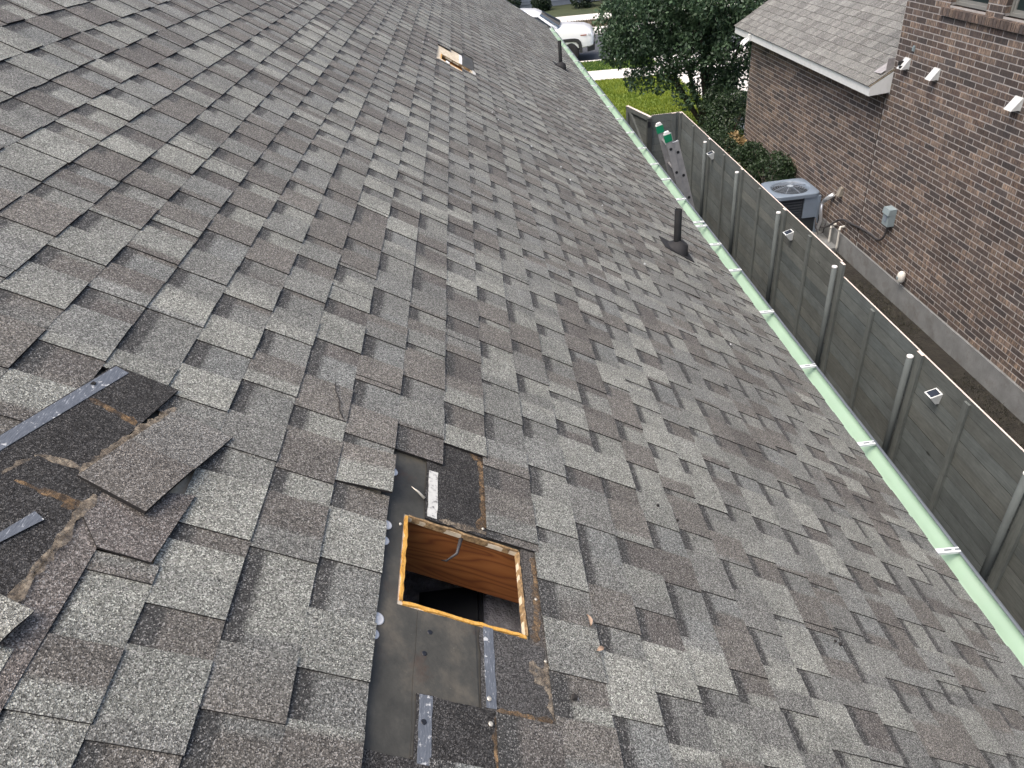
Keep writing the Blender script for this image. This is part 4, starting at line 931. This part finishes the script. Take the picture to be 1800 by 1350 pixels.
fb = empty('hose_faucet', (WX, 9.05, .53), 'cream insulated faucet cover on the brick wall above the foundation', 'faucet cover')
mb = MB(); mb.lathe((-.07, 0, -.085), [(.045, 0), (.058, .03), (.058, .09), (.050, .13), (.03, .155), (.008, .165)], 18); mk('foam_cover', mb, M['pvc'], fb)
mb = MB(); mb.box(-.135, -.120, -.02, .02, -.04, -.005); mb.tube([(-.07, 0, -.085), (-.07, 0, -.14)], .004, 6); mk('strap', mb, M['box'], fb)
sb_ = empty('splash_block', (5.72, 10.62, 0), 'dark grey splash block lying on the soil at the corner of the pad', 'splash block')
mb = MB(); mb.box(-.16, .16, -.11, .11, 0, .03); mb.box(-.16, .16, -.11, -.08, .03, .085); mb.box(-.16, .16, .08, .11, .03, .085); mb.box(.13, .16, -.08, .08, .03, .085); mk('block', mb, M['boot'], sb_, bevel=.006)

# ------------------------------------------------------------------ fence
FX = 4.0; BH = 0.146
PY = [14.2, 12.31, 10.62, 8.91, 7.19, 5.48, 3.77, 2.06, 0.35]
fence = empty('fence', (FX, 7.5, 0), 'grey stained fence of horizontal boards between our gutter and the brick house', 'fence'); FO = -fence.location
rr = random.Random(33)
def board(parent, x0, x1, y0, y1, z0_, z1_, top, off):
    k = rr.uniform(.84, 1.14); t = rr.uniform(-.04, .04); c4 = (k * (1 + t), k, k * (1 - t), 0)
    mb = MB(); g_ = .0034; hx, hy, hz = (x1 - x0) / 2, (y1 - y0) / 2, (z1_ - z0_) / 2
    mb.box(-hx, hx, -hy + .001, hy - .001, -hz + g_, hz, 0, c4, 1 if top else 2); top or mb.box(hx - .007, hx - .001, -hy + .002, hy - .002, hz + .0002, hz + g_ + .004, 2, c4)  # lower boards: top face and tongue coloured as the joint's shade
    return mk('board', mb, [M['board'], M['rawwood'], M['joint_shade']], parent, Vector(((x0 + x1) / 2 + rr.uniform(-.0025, .0025), (y0 + y1) / 2, (z0_ + z1_) / 2)) + off)
for i in range(len(PY) - 1):
    y1, y0 = PY[i], PY[i + 1]; topz = 1.91 if y0 > 7.0 else 1.755
    if i == 1: topz = 1.915
    nb_ = 13 if topz > 1.8 else 12
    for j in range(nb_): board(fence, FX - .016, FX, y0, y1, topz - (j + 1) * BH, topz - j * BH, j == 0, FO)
    for yy, wd in (((y0 + y1) / 2, .045),):
        mb = MB(); mb.box(-.024, 0, -.034, .034, 0, topz - .055, 0, (1.08, 1.08, 1.06, 0)); mk('batten', mb, M['batten'], fence, Vector((FX - .0185, yy + rr.uniform(-.03, .03), .02)) + FO)
    if i < len(PY) - 1:
        mb = MB(); mb.box(-.030, 0, -.045, .045, 0, topz - .012, 0, (1.05, 1.05, 1.03, 0), 1); mk('batten', mb, [M['batten'], M['rawwood']], fence, Vector((FX - .0185, y0 - .065, .02)) + FO)
        mb = MB(); zt_ = topz - .06; mb.tube([(0, 0, 0), (0, 0, zt_)], .030, 16, 0); pst = mk('post', mb, M['galv'], fence, Vector((FX - .088, y0, 0)) + FO)
        mb = MB(); mb.lathe((0, 0, zt_ - .003), [(.0315, -.004), (.0315, .006), (.029, .011), (.016, .0135)], 16); mk('post_cap', mb, M['cap'], pst)
mb = MB(); mb.box(-.0375, 0, -.045, .045, 0, 1.885, 0, (1, 1, 1, 0), 1); mk('batten', mb, [M['batten'], M['rawwood']], fence, Vector((FX - .0185, 14.14, .02)) + FO)
# return section
for j in range(13): 
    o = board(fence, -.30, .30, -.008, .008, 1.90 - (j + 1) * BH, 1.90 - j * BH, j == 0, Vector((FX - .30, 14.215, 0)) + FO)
mb = MB(); mb.box(-.045, .045, -.0375, 0, 0, 1.88, 0, (1, 1, 1, 0), 1); mk('batten', mb, [M['batten'], M['rawwood']], fence, Vector((FX - .16, 14.205, .02)) + FO)
mb = MB(); mb.box(-.045, .045, -.045, .045, 0, 1.86, 0, (.5, .5, .5, 0)); mk('post', mb, M['batten'], fence, Vector((FX - .645, 14.2, 0)) + FO)
mb = MB(); mb.box(-.03, .03, -.006, .006, -.05, .05); mk('hinge', mb, M['black'], fence, Vector((FX - .66, 14.15, 1.75)) + FO)
mb = MB(); mb.box(-.03, .03, -.006, .006, -.05, .05); mk('hinge', mb, M['black'], fence, Vector((FX - .66, 14.15, .35)) + FO)
# gate, standing open
ga = math.atan2(1.07, -.26)
gate = empty('gate', (3.40, 14.25, 0), 'grey wooden gate with a braced frame, standing open at the end of the fence', 'gate', rz=ga - math.pi / 2)
GW = 1.10
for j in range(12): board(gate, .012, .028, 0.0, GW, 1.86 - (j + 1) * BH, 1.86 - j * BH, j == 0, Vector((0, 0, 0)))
for nm, q in (('stile', (0, .09, .1, 1.86)), ('stile', (GW - .09, GW, .1, 1.86)), ('rail', (.09, GW - .09, 1.77, 1.86)), ('rail', (.09, GW - .09, .95, 1.04)), ('rail', (.09, GW - .09, .1, .19))):
    mb = MB(); mb.box(-.030, .0105, 0, q[1] - q[0], 0, q[3] - q[2], 0, (1.0, 1, 1, 0), 1 if q[3] > 1.8 else None); mk(nm, mb, [M['batten'], M['rawwood']], gate, (0, q[0], q[2]))
mb = MB(); mb.hexa([(-.03, .09, 1.02), (.010, .09, 1.02), (.010, .20, 1.02), (-.03, .20, 1.02)], [(-.03, GW - .20, 1.77), (.010, GW - .20, 1.77), (.010, GW - .09, 1.77), (-.03, GW - .09, 1.77)], 0, (1, 1, 1, 0)); mk('brace', mb, M['batten'], gate)
mb = MB(); mb.hexa([(-.03, .09, .19), (.010, .09, .19), (.010, .20, .19), (-.03, .20, .19)], [(-.03, GW - .20, .95), (.010, GW - .20, .95), (.010, GW - .09, .95), (-.03, GW - .09, .95)], 0, (1, 1, 1, 0)); mk('brace', mb, M['batten'], gate)
# solar lights
def solar(y, z, lab):
    o = empty('solar_light', (FX - .018, y, z), lab, 'light', 'white solar lights on the fence')
    mb = MB(); d, h = .110, .070
    b_ = [(-.036, -.040, -h), (0, -.040, -h), (0, .040, -h), (-.036, .040, -h)]; t_ = [(-d, -.054, .02), (0, -.054, .055), (0, .054, .055), (-d, .054, .02)]
    mb.hexa(b_, t_); mk('housing', mb, M['white_metal'], o, bevel=.004)
    mb = MB(); mb.face([(-d + .012, -.043, .0262), (-.014, -.043, .0530), (-.014, .043, .0530), (-d + .012, .043, .0262)]); mk('solar_panel', mb, M['solar'], o)
    mb = MB(); mb.box(-.078, -.066, -.02, .02, -.012, .002); mk('lens', mb, M['lamp'], o)
solar(12.03, 1.70, 'small white solar light on the fence, farthest away, past the ladder'); solar(8.56, 1.67, 'small white solar light on the middle of the fence, level with the vent pipe'); solar(5.04, 1.52, 'small white solar light on the nearest, lower part of the fence')

# ------------------------------------------------------------------ ladder
ld = empty('extension_ladder', (3.06, 8.435, 0), 'aluminium extension ladder with green end caps leaning on the gutter', 'ladder')
tl = Vector((2.15 - 3.06, 0, 3.33)); ux = tl.normalized(); LL = tl.length; nx_ = Vector((-ux.z, 0, ux.x))  # towards the house
if nx_.x > 0: nx_ = -nx_
yv = Vector((0, 1, 0))
def rail(name, y, off, l0, l1, wd=.075, th_=.03):
    mb = MB(); c0 = ux * l0 + nx_ * off; c1 = ux * l1 + nx_ * off
    q = lambda c: [c + yv * (y - th_ / 2) - nx_ * wd / 2, c + yv * (y + th_ / 2) - nx_ * wd / 2, c + yv * (y + th_ / 2) + nx_ * wd / 2, c + yv * (y - th_ / 2) + nx_ * wd / 2]
    mb.hexa(q(c0), q(c1)); mk(name, mb, M['alu'], ld)
    return c1
for s_ in (-1, 1):
    e1 = rail('outer_rail', s_ * .195, 0, .05, LL - .03); rail('inner_rail', s_ * .165, -.078, .35, LL - .16)
    for off, e_, w_ in ((0, LL - .06, .195),):
        mb = MB(); c = ux * e_ + nx_ * off + yv * (s_ * w_)
        q = lambda c, a, b: [c - yv * a - nx_ * b, c + yv * a - nx_ * b, c + yv * a + nx_ * b, c - yv * a + nx_ * b]
        mb.hexa(q(c - ux * .06, .020, .043), q(c + ux * .03, .020, .043)); mk('end_cap', mb, M['green'], ld); mb = MB(); mb.hexa(q(c + ux * .0305, .0195, .041), q(c + ux * .062, .018, .024)); mk('end_pad', mb, M['cap'], ld)
    mb = MB(); c = yv * (s_ * .195); mb.hexa([c + Vector((-.04, -.03, 0)), c + Vector((.06, -.03, 0)), c + Vector((.06, .03, 0)), c + Vector((-.04, .03, 0))], [c + ux * .09 + Vector((-.03, -.02, 0)), c + ux * .09 + Vector((.03, -.02, 0)), c + ux * .09 + Vector((.03, .02, 0)), c + ux * .09 + Vector((-.03, .02, 0))]); mk('foot', mb, M['black'], ld)
for k in range(11):
    for off, w_, st_ in ((0, .195, .24), (-.078, .165, .46)):
        l_ = st_ + k * .30
        if l_ > LL - .12: continue
        c = ux * l_ + nx_ * off; mb = MB(); mb.tube([c - yv * (w_ + .017), c + yv * (w_ + .017)], .016, 10); mk('rung', mb, M['alu'], ld)
        mb = MB(); mb.tube([c - yv * (w_ + .0182), c - yv * (w_ + .0165)], .018, 12); mk('rung_end', mb, M['black'], ld)

# ------------------------------------------------------------------ plants
def leaves(n_, blobs, size, cols, seed, droop=0.3, asp=0.5):
    rr = random.Random(seed); mb = MB(); tot = sum(b[4] for b in blobs)
    for (c, rx_, ry_, rz2, wt) in blobs:
        k = int(n_ * wt / tot)
        for _ in range(k):
            while True:
                p = Vector((rr.uniform(-1, 1), rr.uniform(-1, 1), rr.uniform(-1, 1)))
                if p.length < 1: break
            r = p.length; p = p.normalized() * (r ** 0.45)
            q = Vector((c[0] + p.x * rx_, c[1] + p.y * ry_, c[2] + p.z * rz2))
            if noise.noise(q * 1.9 + Vector((seed, 0, 0))) < -0.12 and rr.random() < 0.85: continue
            d = Vector((rr.uniform(-1, 1), rr.uniform(-1, 1), rr.uniform(-1, 1) - droop)).normalized(); s_ = d.cross(Vector((rr.uniform(-1, 1), rr.uniform(-1, 1), rr.uniform(-1, 1)))).normalized()
            L = size * rr.uniform(.6, 1.3); W_ = L * asp * .5
            t = rr.random(); cc = tuple(cols[0][i] * (1 - t) + cols[1][i] * t for i in range(3)) + (0,)
            mb.face([q, q + d * L * .5 + s_ * W_, q + d * L, q + d * L * .5 - s_ * W_], 0, cc)
    return mb
def branchy(base, tops, r0, seed, n_sub=3):
    rr = random.Random(seed); mb = MB(); ends = []
    for tp in tops:
        b = Vector(base); t = Vector(tp); m1 = b.lerp(t, .35) + Vector((rr.uniform(-.12, .12), rr.uniform(-.12, .12), .1)); m2 = b.lerp(t, .7) + Vector((rr.uniform(-.18, .18), rr.uniform(-.18, .18), .1))
        p = smooth_path([b, m1, m2, t], 4); mb.tube(p, [r0 * (1 - .8 * i / (len(p) - 1)) for i in range(len(p))], 8)
        for k in range(n_sub):
            a = p[rr.randint(len(p) // 2, len(p) - 2)]; e_ = a + Vector((rr.uniform(-.8, .8), rr.uniform(-.8, .8), rr.uniform(.0, .7))); q = smooth_path([a, a.lerp(e_, .5) + Vector((0, 0, .1)), e_], 3)
            mb.tube(q, [r0 * .35 * (1 - .8 * i / (len(q) - 1)) for i in range(len(q))], 5); ends.append(e_)
        ends.append(t)
    return mb, ends
tree = empty('tree', (6.05, 18.9, 0), 'dense green crape myrtle tree standing between the lawn and the brick house', 'tree'); TO = -tree.location
tops = [(4.2, 18.6, 2.5), (4.9, 19.4, 3.6), (5.3, 17.9, 3.5), (6.0, 18.6, 4.6), (6.7, 18.2, 3.6), (6.6, 19.6, 4.2), (5.6, 18.8, 4.8), (4.0, 19.2, 3.2)]
mb, ends = branchy((6.05, 18.9, 0), tops, .065, 4, 4); mk('trunk', mb, M['bark'], tree, TO)
rr = random.Random(8)
blobs = [(e_, rr.uniform(.42, .75), rr.uniform(.42, .75), rr.uniform(.35, .6), 1) for e_ in ends]
blobs += [((5.6, 18.7, 3.4), 1.6, 1.2, 1.1, 9), ((4.3, 18.6, 2.75), 1.0, .8, .75, 5), ((3.75, 18.6, 2.5), .65, .6, .55, 2.2), ((6.4, 18.3, 2.4), .75, .7, 1.1, 4), ((5.9, 18.5, 1.6), .55, .5, .9, 2.2), ((6.5, 18.6, 1.2), .6, .5, .9, 2.4), ((5.1, 18.4, 2.3), .7, .6, .6, 2), ((4.1, 18.5, 3.7), .9, .8, .8, 3), ((6.3, 18.5, 4.2), 1.2, 1.0, .9, 4), ((6.75, 18.2, 1.5), .6, .6, 1.0, 3.6), ((6.3, 17.9, .9), .6, .5, .8, 2.6), ((6.9, 18.0, 2.6), .7, .6, .9, 2.6), ((3.55, 18.6, 2.9), .55, .6, .6, 1.6), ((4.55, 18.3, 1.75), .30, .4, .40, .35), ((5.2, 18.2, 1.2), .30, .35, .35, .35)]
mk('crown', leaves(76000, blobs, .10, ((0.024, 0.054, 0.030), (0.105, 0.175, 0.090)), 5, .5), M['leaf'], tree, TO)
def shrub(loc, blobs, n_, size, cols, lab, seed, cat='shrub', name='shrub', group=None):
    o = empty(name, loc, lab, cat, group); mb = MB(); rr = random.Random(seed)
    for k in range(7):
        a = rr.uniform(0, 6.28); mb.tube([(0, 0, 0), (math.cos(a) * .12, math.sin(a) * .12, blobs[0][0][2] * .6), (math.cos(a) * .28, math.sin(a) * .28, blobs[0][0][2] * 1.15)], [.014, .010, .004], 5)
    mk('stem', mb, M['bark'], o); mk('foliage', leaves(n_, blobs, size, cols, seed, .1, .6), M['leaf'], o); return o
DG = ((0.016, 0.036, 0.018), (0.05, 0.085, 0.035))
shrub((5.72, 13.55, 0), [((0, 0, .62), .42, .42, .48, 4), ((.05, -.25, .75), .30, .28, .30, 2), ((-.1, .2, .5), .35, .35, .4, 2)], 6500, .055, DG, 'rounded dark green shrub next to the air conditioner', 61)
shrub((5.55, 14.45, 0), [((0, 0, .58), .42, .36, .45, 4), ((.1, .1, .75), .25, .25, .25, 1)], 4500, .055, DG, 'low dark shrub in the second place from the air conditioner', 62)
shrub((5.05, 15.15, 0), [((0, 0, .65), .48, .45, .5, 4), ((-.2, .2, .5), .35, .35, .4, 2), ((.25, -.1, .6), .3, .3, .35, 2)], 6000, .055, DG, 'broad dark shrub right behind the far fence boards', 63)
shrub((6.0, 17.1, 0), [((0, 0, .8), .5, .5, .7, 4), ((-.3, -.3, .6), .45, .45, .5, 3), ((-.2, .5, .8), .45, .45, .7, 2)], 8000, .065, DG, 'tall dark shrub under the tree at the corner of the brick house', 64)
shrub((5.75, 15.9, 0), [((0, 0, .45), .25, .25, .38, 2)], 700, .075, ((0.20, 0.14, 0.06), (0.42, 0.30, 0.14)), 'small straw coloured dry plant beneath the tree', 65, 'plant', 'dry_plant')
bpy.data.objects['shrub']['label'] = 'rounded dark green shrub next to the air conditioner'

# ------------------------------------------------------------------ vehicle at the kerb
K_ = math.atan(-0.18)
tk = empty('pickup_truck', (2.35, 31.55, -0.115), 'white pickup truck with black wheel arches parked at the kerb', 'truck', rz=K_)
XF, HWd = 2.72, .98     # front at +x, half width
def loft(secs, name, mat, closed=True, par=tk, bevel=0):
    """secs: list of rings (same length) of points"""
    mb = MB(); ids = [[mb.vert(p) for p in s_] for s_ in secs]; n_ = len(secs[0])
    for a, b in zip(ids, ids[1:]):
        for k in range(n_ if closed else n_ - 1): mb.idx((a[k], a[(k + 1) % n_], b[(k + 1) % n_], b[k]), 0, True)
    if closed: mb.idx(ids[0][::-1], 0, False); mb.idx(ids[-1], 0, False)
    return mk(name, mb, mat, par)
def sec(x, hw, z0_, z1_, r=.10, crown=.03):
    p = []
    for (cy, cz, a0) in ((hw - r, z0_ + r * .6, -90), (hw - r, z1_ - r, 0), (-hw + r, z1_ - r, 90), (-hw + r, z0_ + r * .6, 180)):
        for k in range(5):
            a = R_(a0 + k * 22.5); rz2 = r if cz > z0_ + r else r * .6
            p.append((x, cy + r * math.cos(a), cz + rz2 * math.sin(a) + (crown * (1 - (cy + r * math.cos(a)) ** 2 / hw ** 2) if cz > z0_ + r else 0)))
    return p
loft([sec(-2.75, .90, .62, 1.30), sec(-2.70, .96, .55, 1.38), sec(-.9, .985, .50, 1.36), sec(.62, .985, .50, 1.34), sec(1.0, .985, .50, 1.32), sec(1.7, .975, .52, 1.29), sec(2.3, .955, .56, 1.22), sec(2.55, .91, .58, 1.13), sec(2.66, .84, .60, 1.03), sec(2.70, .78, .64, .95)], 'body', M['car'])
loft([sec(-1.05, .80, 1.25, 1.42, .06), sec(-.98, .80, 1.25, 1.80, .12), sec(-.75, .76, 1.25, 1.95, .13), sec(-.2, .75, 1.25, 1.985, .13), sec(.35, .76, 1.25, 1.93, .13), sec(.55, .78, 1.25, 1.84, .12), sec(1.30, .90, 1.25, 1.36, .05)], 'cabin', M['car'])
mb = MB(); mb.face([(.62, -.68, 1.80), (1.34, -.82, 1.375), (1.34, .82, 1.375), (.62, .68, 1.80)]); mb.face([(.66, -.67, 1.835), (.62, -.68, 1.80), (.62, .68, 1.80), (.66, .67, 1.835)])
mb = MB(); NWS = 8
for i in range(NWS):
    a, b = -1 + 2 * i / NWS, -1 + 2 * (i + 1) / NWS; bow = lambda t: .05 * (1 - t * t)
    mb.face([(.60 + bow(a), a * .66, 1.835), (1.33 + bow(a), a * .80, 1.395), (1.33 + bow(b), b * .80, 1.395), (.60 + bow(b), b * .66, 1.835)])
mk('windscreen', mb, M['carglass'], tk)
for s_ in (-1, 1):
    mb = MB(); q = [(-.78, s_ * .815, 1.40), (1.08, s_ * .925, 1.40), (.56, s_ * .80, 1.80), (-.60, s_ * .775, 1.86)]; mb.face(q if s_ < 0 else q[::-1]); mk('side_window', mb, M['carglass'], tk)
    mb = MB(); mb.hexa([(.86, s_ * .98 - .02, 1.36), (.98, s_ * .98 - .02, 1.36), (.98, s_ * 1.16, 1.38), (.90, s_ * 1.16, 1.38)] if s_ > 0 else [(.90, -1.16, 1.38), (.98, -1.16, 1.38), (.98, -.96, 1.36), (.86, -.96, 1.36)], [(.88, s_ * .98 - .02, 1.50), (.97, s_ * .98 - .02, 1.50), (.97, s_ * 1.15, 1.54), (.91, s_ * 1.15, 1.54)] if s_ > 0 else [(.91, -1.15, 1.54), (.97, -1.15, 1.54), (.97, -.96, 1.50), (.88, -.96, 1.50)]); mk('mirror', mb, M['cladding'], tk, bevel=.02)
    for wx in (1.72, -1.80):
        mb = MB(); y_ = s_ * .99
        A = []; NA = 14
        for k in range(NA + 1):
            a = math.pi * k / NA; ca, sa = math.cos(a), math.sin(a); t_ = (abs(ca) ** 4 + abs(sa) ** 4) ** (-.25)
            A.append([mb.vert((wx + r_ * ca * t_, yy, .40 + r_ * 1.02 * sa * t_)) for r_, yy in ((.415, y_ - s_ * .10), (.415, y_ + s_ * .016), (.53, y_ + s_ * .022), (.54, y_ - s_ * .06))])
        for a, b in zip(A, A[1:]):
            for k in range(3): mb.idx((a[k], a[k + 1], b[k + 1], b[k]) if s_ > 0 else (a[k + 1], a[k], b[k], b[k + 1]), 0, False)
        mk('wheel_arch', mb, M['cladding'], tk)
        mb = MB(); mb.lathe((wx, y_ - s_ * .24, .40), [(.39, 0), (.40, .02), (.40, .22), (.36, .225)], 28, 0, (Vector((1, 0, 0)), Vector((0, 0, -s_)) if True else 0, Vector((0, s_, 0)))); mk('arch_liner', mb, M['black'], tk)
        wh = empty('wheel', (wx, y_ - s_ * .13, .385)); wh.parent = tk
        axs = (Vector((1, 0, 0)), Vector((0, 0, -s_)), Vector((0, s_, 0)))
        mb = MB(); mb.lathe((0, 0, 0), [(.25, -.12), (.36, -.12), (.385, -.09), (.385, .09), (.365, .12), (.25, .125)], 32, 0, axs); mk('tyre', mb, M['tyre'], wh)
        mb = MB(); mb.lathe((0, 0, 0), [(.252, .115), (.245, .125), (.235, .09), (.06, .085), (.055, .11), (.03, .115)], 28, 1, axs)
        for k in range(7):
            a = 2 * math.pi * k / 7; c_, s2 = math.cos(a), math.sin(a); ez = axs[2]; q = lambda r_, t_, h_: axs[0] * (c_ * r_ - s2 * t_) + axs[1] * (s2 * r_ + c_ * t_) + ez * h_
            mb.hexa([q(.05, -.022, .09), q(.24, -.03, .09), q(.24, .03, .09), q(.05, .022, .09)], [q(.05, -.018, .112), q(.24, -.022, .120), q(.24, .022, .120), q(.05, .018, .112)], 0)
        mk('rim', mb, [M['rim'], M['black']], wh)
    mb = MB(); mb.hexa([(2.42, s_ * .80 - .12, 1.00), (2.60, s_ * .80 - .12, .985), (2.60, s_ * .80 + .115, .985), (2.42, s_ * .80 + .135, 1.00)], [(2.42, s_ * .80 - .12, 1.075), (2.62, s_ * .80 - .12, 1.05), (2.58, s_ * .80 + .115, 1.05), (2.42, s_ * .80 + .138, 1.075)]); mk('headlight', mb, M['lamp'], tk)
    mb = MB(); mb.box(2.20, 2.44, s_ * .955 - .012, s_ * .955 + .008, 1.01, 1.045); mk('side_marker', mb, M['amber'], tk)
    mb = MB(); mb.box(-1.30, 1.22, s_ * .985 - .012, s_ * .985 + .014, .46, .60); mk('sill', mb, M['cladding'], tk)
    for dx in (.10, -.95):
        mb = MB(); mb.box(dx, dx + .18, s_ * .99 - .006, s_ * .99 + .016, 1.16, 1.19); mk('door_handle', mb, M['car'], tk)
        mb = MB(); mb.box(dx - .06, dx - .052, s_ * .985 - .004, s_ * .985 + .003, .62, 1.33); mk('door_gap', mb, M['black'], tk)
mb = MB(); mb.hexa([(2.45, -.90, .40), (2.74, -.72, .42), (2.74, .72, .42), (2.45, .90, .40)], [(2.45, -.93, .66), (2.76, -.74, .66), (2.76, .74, .66), (2.45, .93, .66)]); mk('bumper', mb, M['cladding'], tk, bevel=.04)
mb = MB(); mb.hexa([(2.64, -.62, .70), (2.745, -.60, .70), (2.745, .60, .70), (2.64, .62, .70)], [(2.60, -.62, .94), (2.70, -.60, .94), (2.70, .60, .94), (2.60, .62, .94)]); mk('grille', mb, M['car'], tk, bevel=.02)
mb = MB(); mb.box(2.735, 2.75, -.66, -.60, .62, .86); mb.box(2.735, 2.75, .60, .66, .62, .86); mk('grille_slot', mb, M['black'], tk)
mb = MB()
for s_ in (-1, 1): mb.tube([(.95, s_ * .1, 1.385), (1.22, s_ * .1 + .35, 1.46), (1.05, s_ * .1 + .6, 1.55)], .006, 5)
mk('wiper', mb, M['black'], tk)
mb = MB(); mb.box(-2.60, -1.12, -.80, .80, 1.10, 1.385); mk('bed_cover', mb, M['cladding'], tk)

# ------------------------------------------------------------------ across the street
fh = empty('far_house', (6, 50, 0), 'blue grey sided house across the street', 'house')
mb = MB(); mb.box(-14, 14, -3.2, 6, 0, 3.4); mk('wall', mb, M['siding'], fh)
for j in range(22):
    mb = MB(); z0_ = .25 + j * .145; mb.hexa([(-14, -3.222, z0_), (14, -3.222, z0_), (14, -3.2, z0_), (-14, -3.2, z0_)], [(-14, -3.206, z0_ + .143), (14, -3.206, z0_ + .143), (14, -3.2, z0_ + .143), (-14, -3.2, z0_ + .143)]); mk('siding_board', mb, M['siding'], fh)
mb = MB(); mb.hexa([(-14.6, -3.9, 3.35), (14.6, -3.9, 3.35), (14.6, 6.6, 3.35), (-14.6, 6.6, 3.35)], [(-11, 1.3, 6), (11, 1.3, 6), (11, 1.5, 6), (-11, 1.5, 6)], 0, (.14, .135, .13, 0)); mk('roof', mb, M['nbshingle'], fh)
for xw in (-7, 5.5):
    mb = MB(); mb.box(xw - .9, xw + .9, -3.26, -3.19, 1.0, 2.5); wo = mk('window', mb, M['trim'], fh); mb = MB(); mb.box(xw - .8, xw + .8, -3.275, -3.255, 1.1, 2.4); mk('pane', mb, M['glass'], wo)
SD = ((0.010, 0.022, 0.012), (0.032, 0.055, 0.026))
for i, (x_, y_, r_, lab, cl) in enumerate([(2.2, 45.6, 1.1, 'dark rounded shrub across the street behind the truck roof', SD), (4.3, 45.3, .65, 'narrow upright dark shrub against the blue grey far wall', SD), (6.6, 44.6, .9, 'low dark shrub across the street, left of the flowering one', SD), (8.3, 44.3, 1.0, 'greyish flowering shrub across the street by the tree edge', ((0.05, 0.07, 0.04), (0.20, 0.20, 0.17))), (-.6, 45.8, 1.2, 'large dark shrub across the street at the far roof corner', SD), (10.6, 44.6, 1.2, 'dark shrub across the street hidden mostly by the tree', SD)]):
    shrub((x_, y_, 0), [((0, 0, r_ * .75), r_ * .85, r_ * .7, r_ * .8, 3), ((r_ * .4, 0, r_ * .5), r_ * .5, r_ * .5, r_ * .5, 1)], 2600, .13, cl, lab, 80 + i)
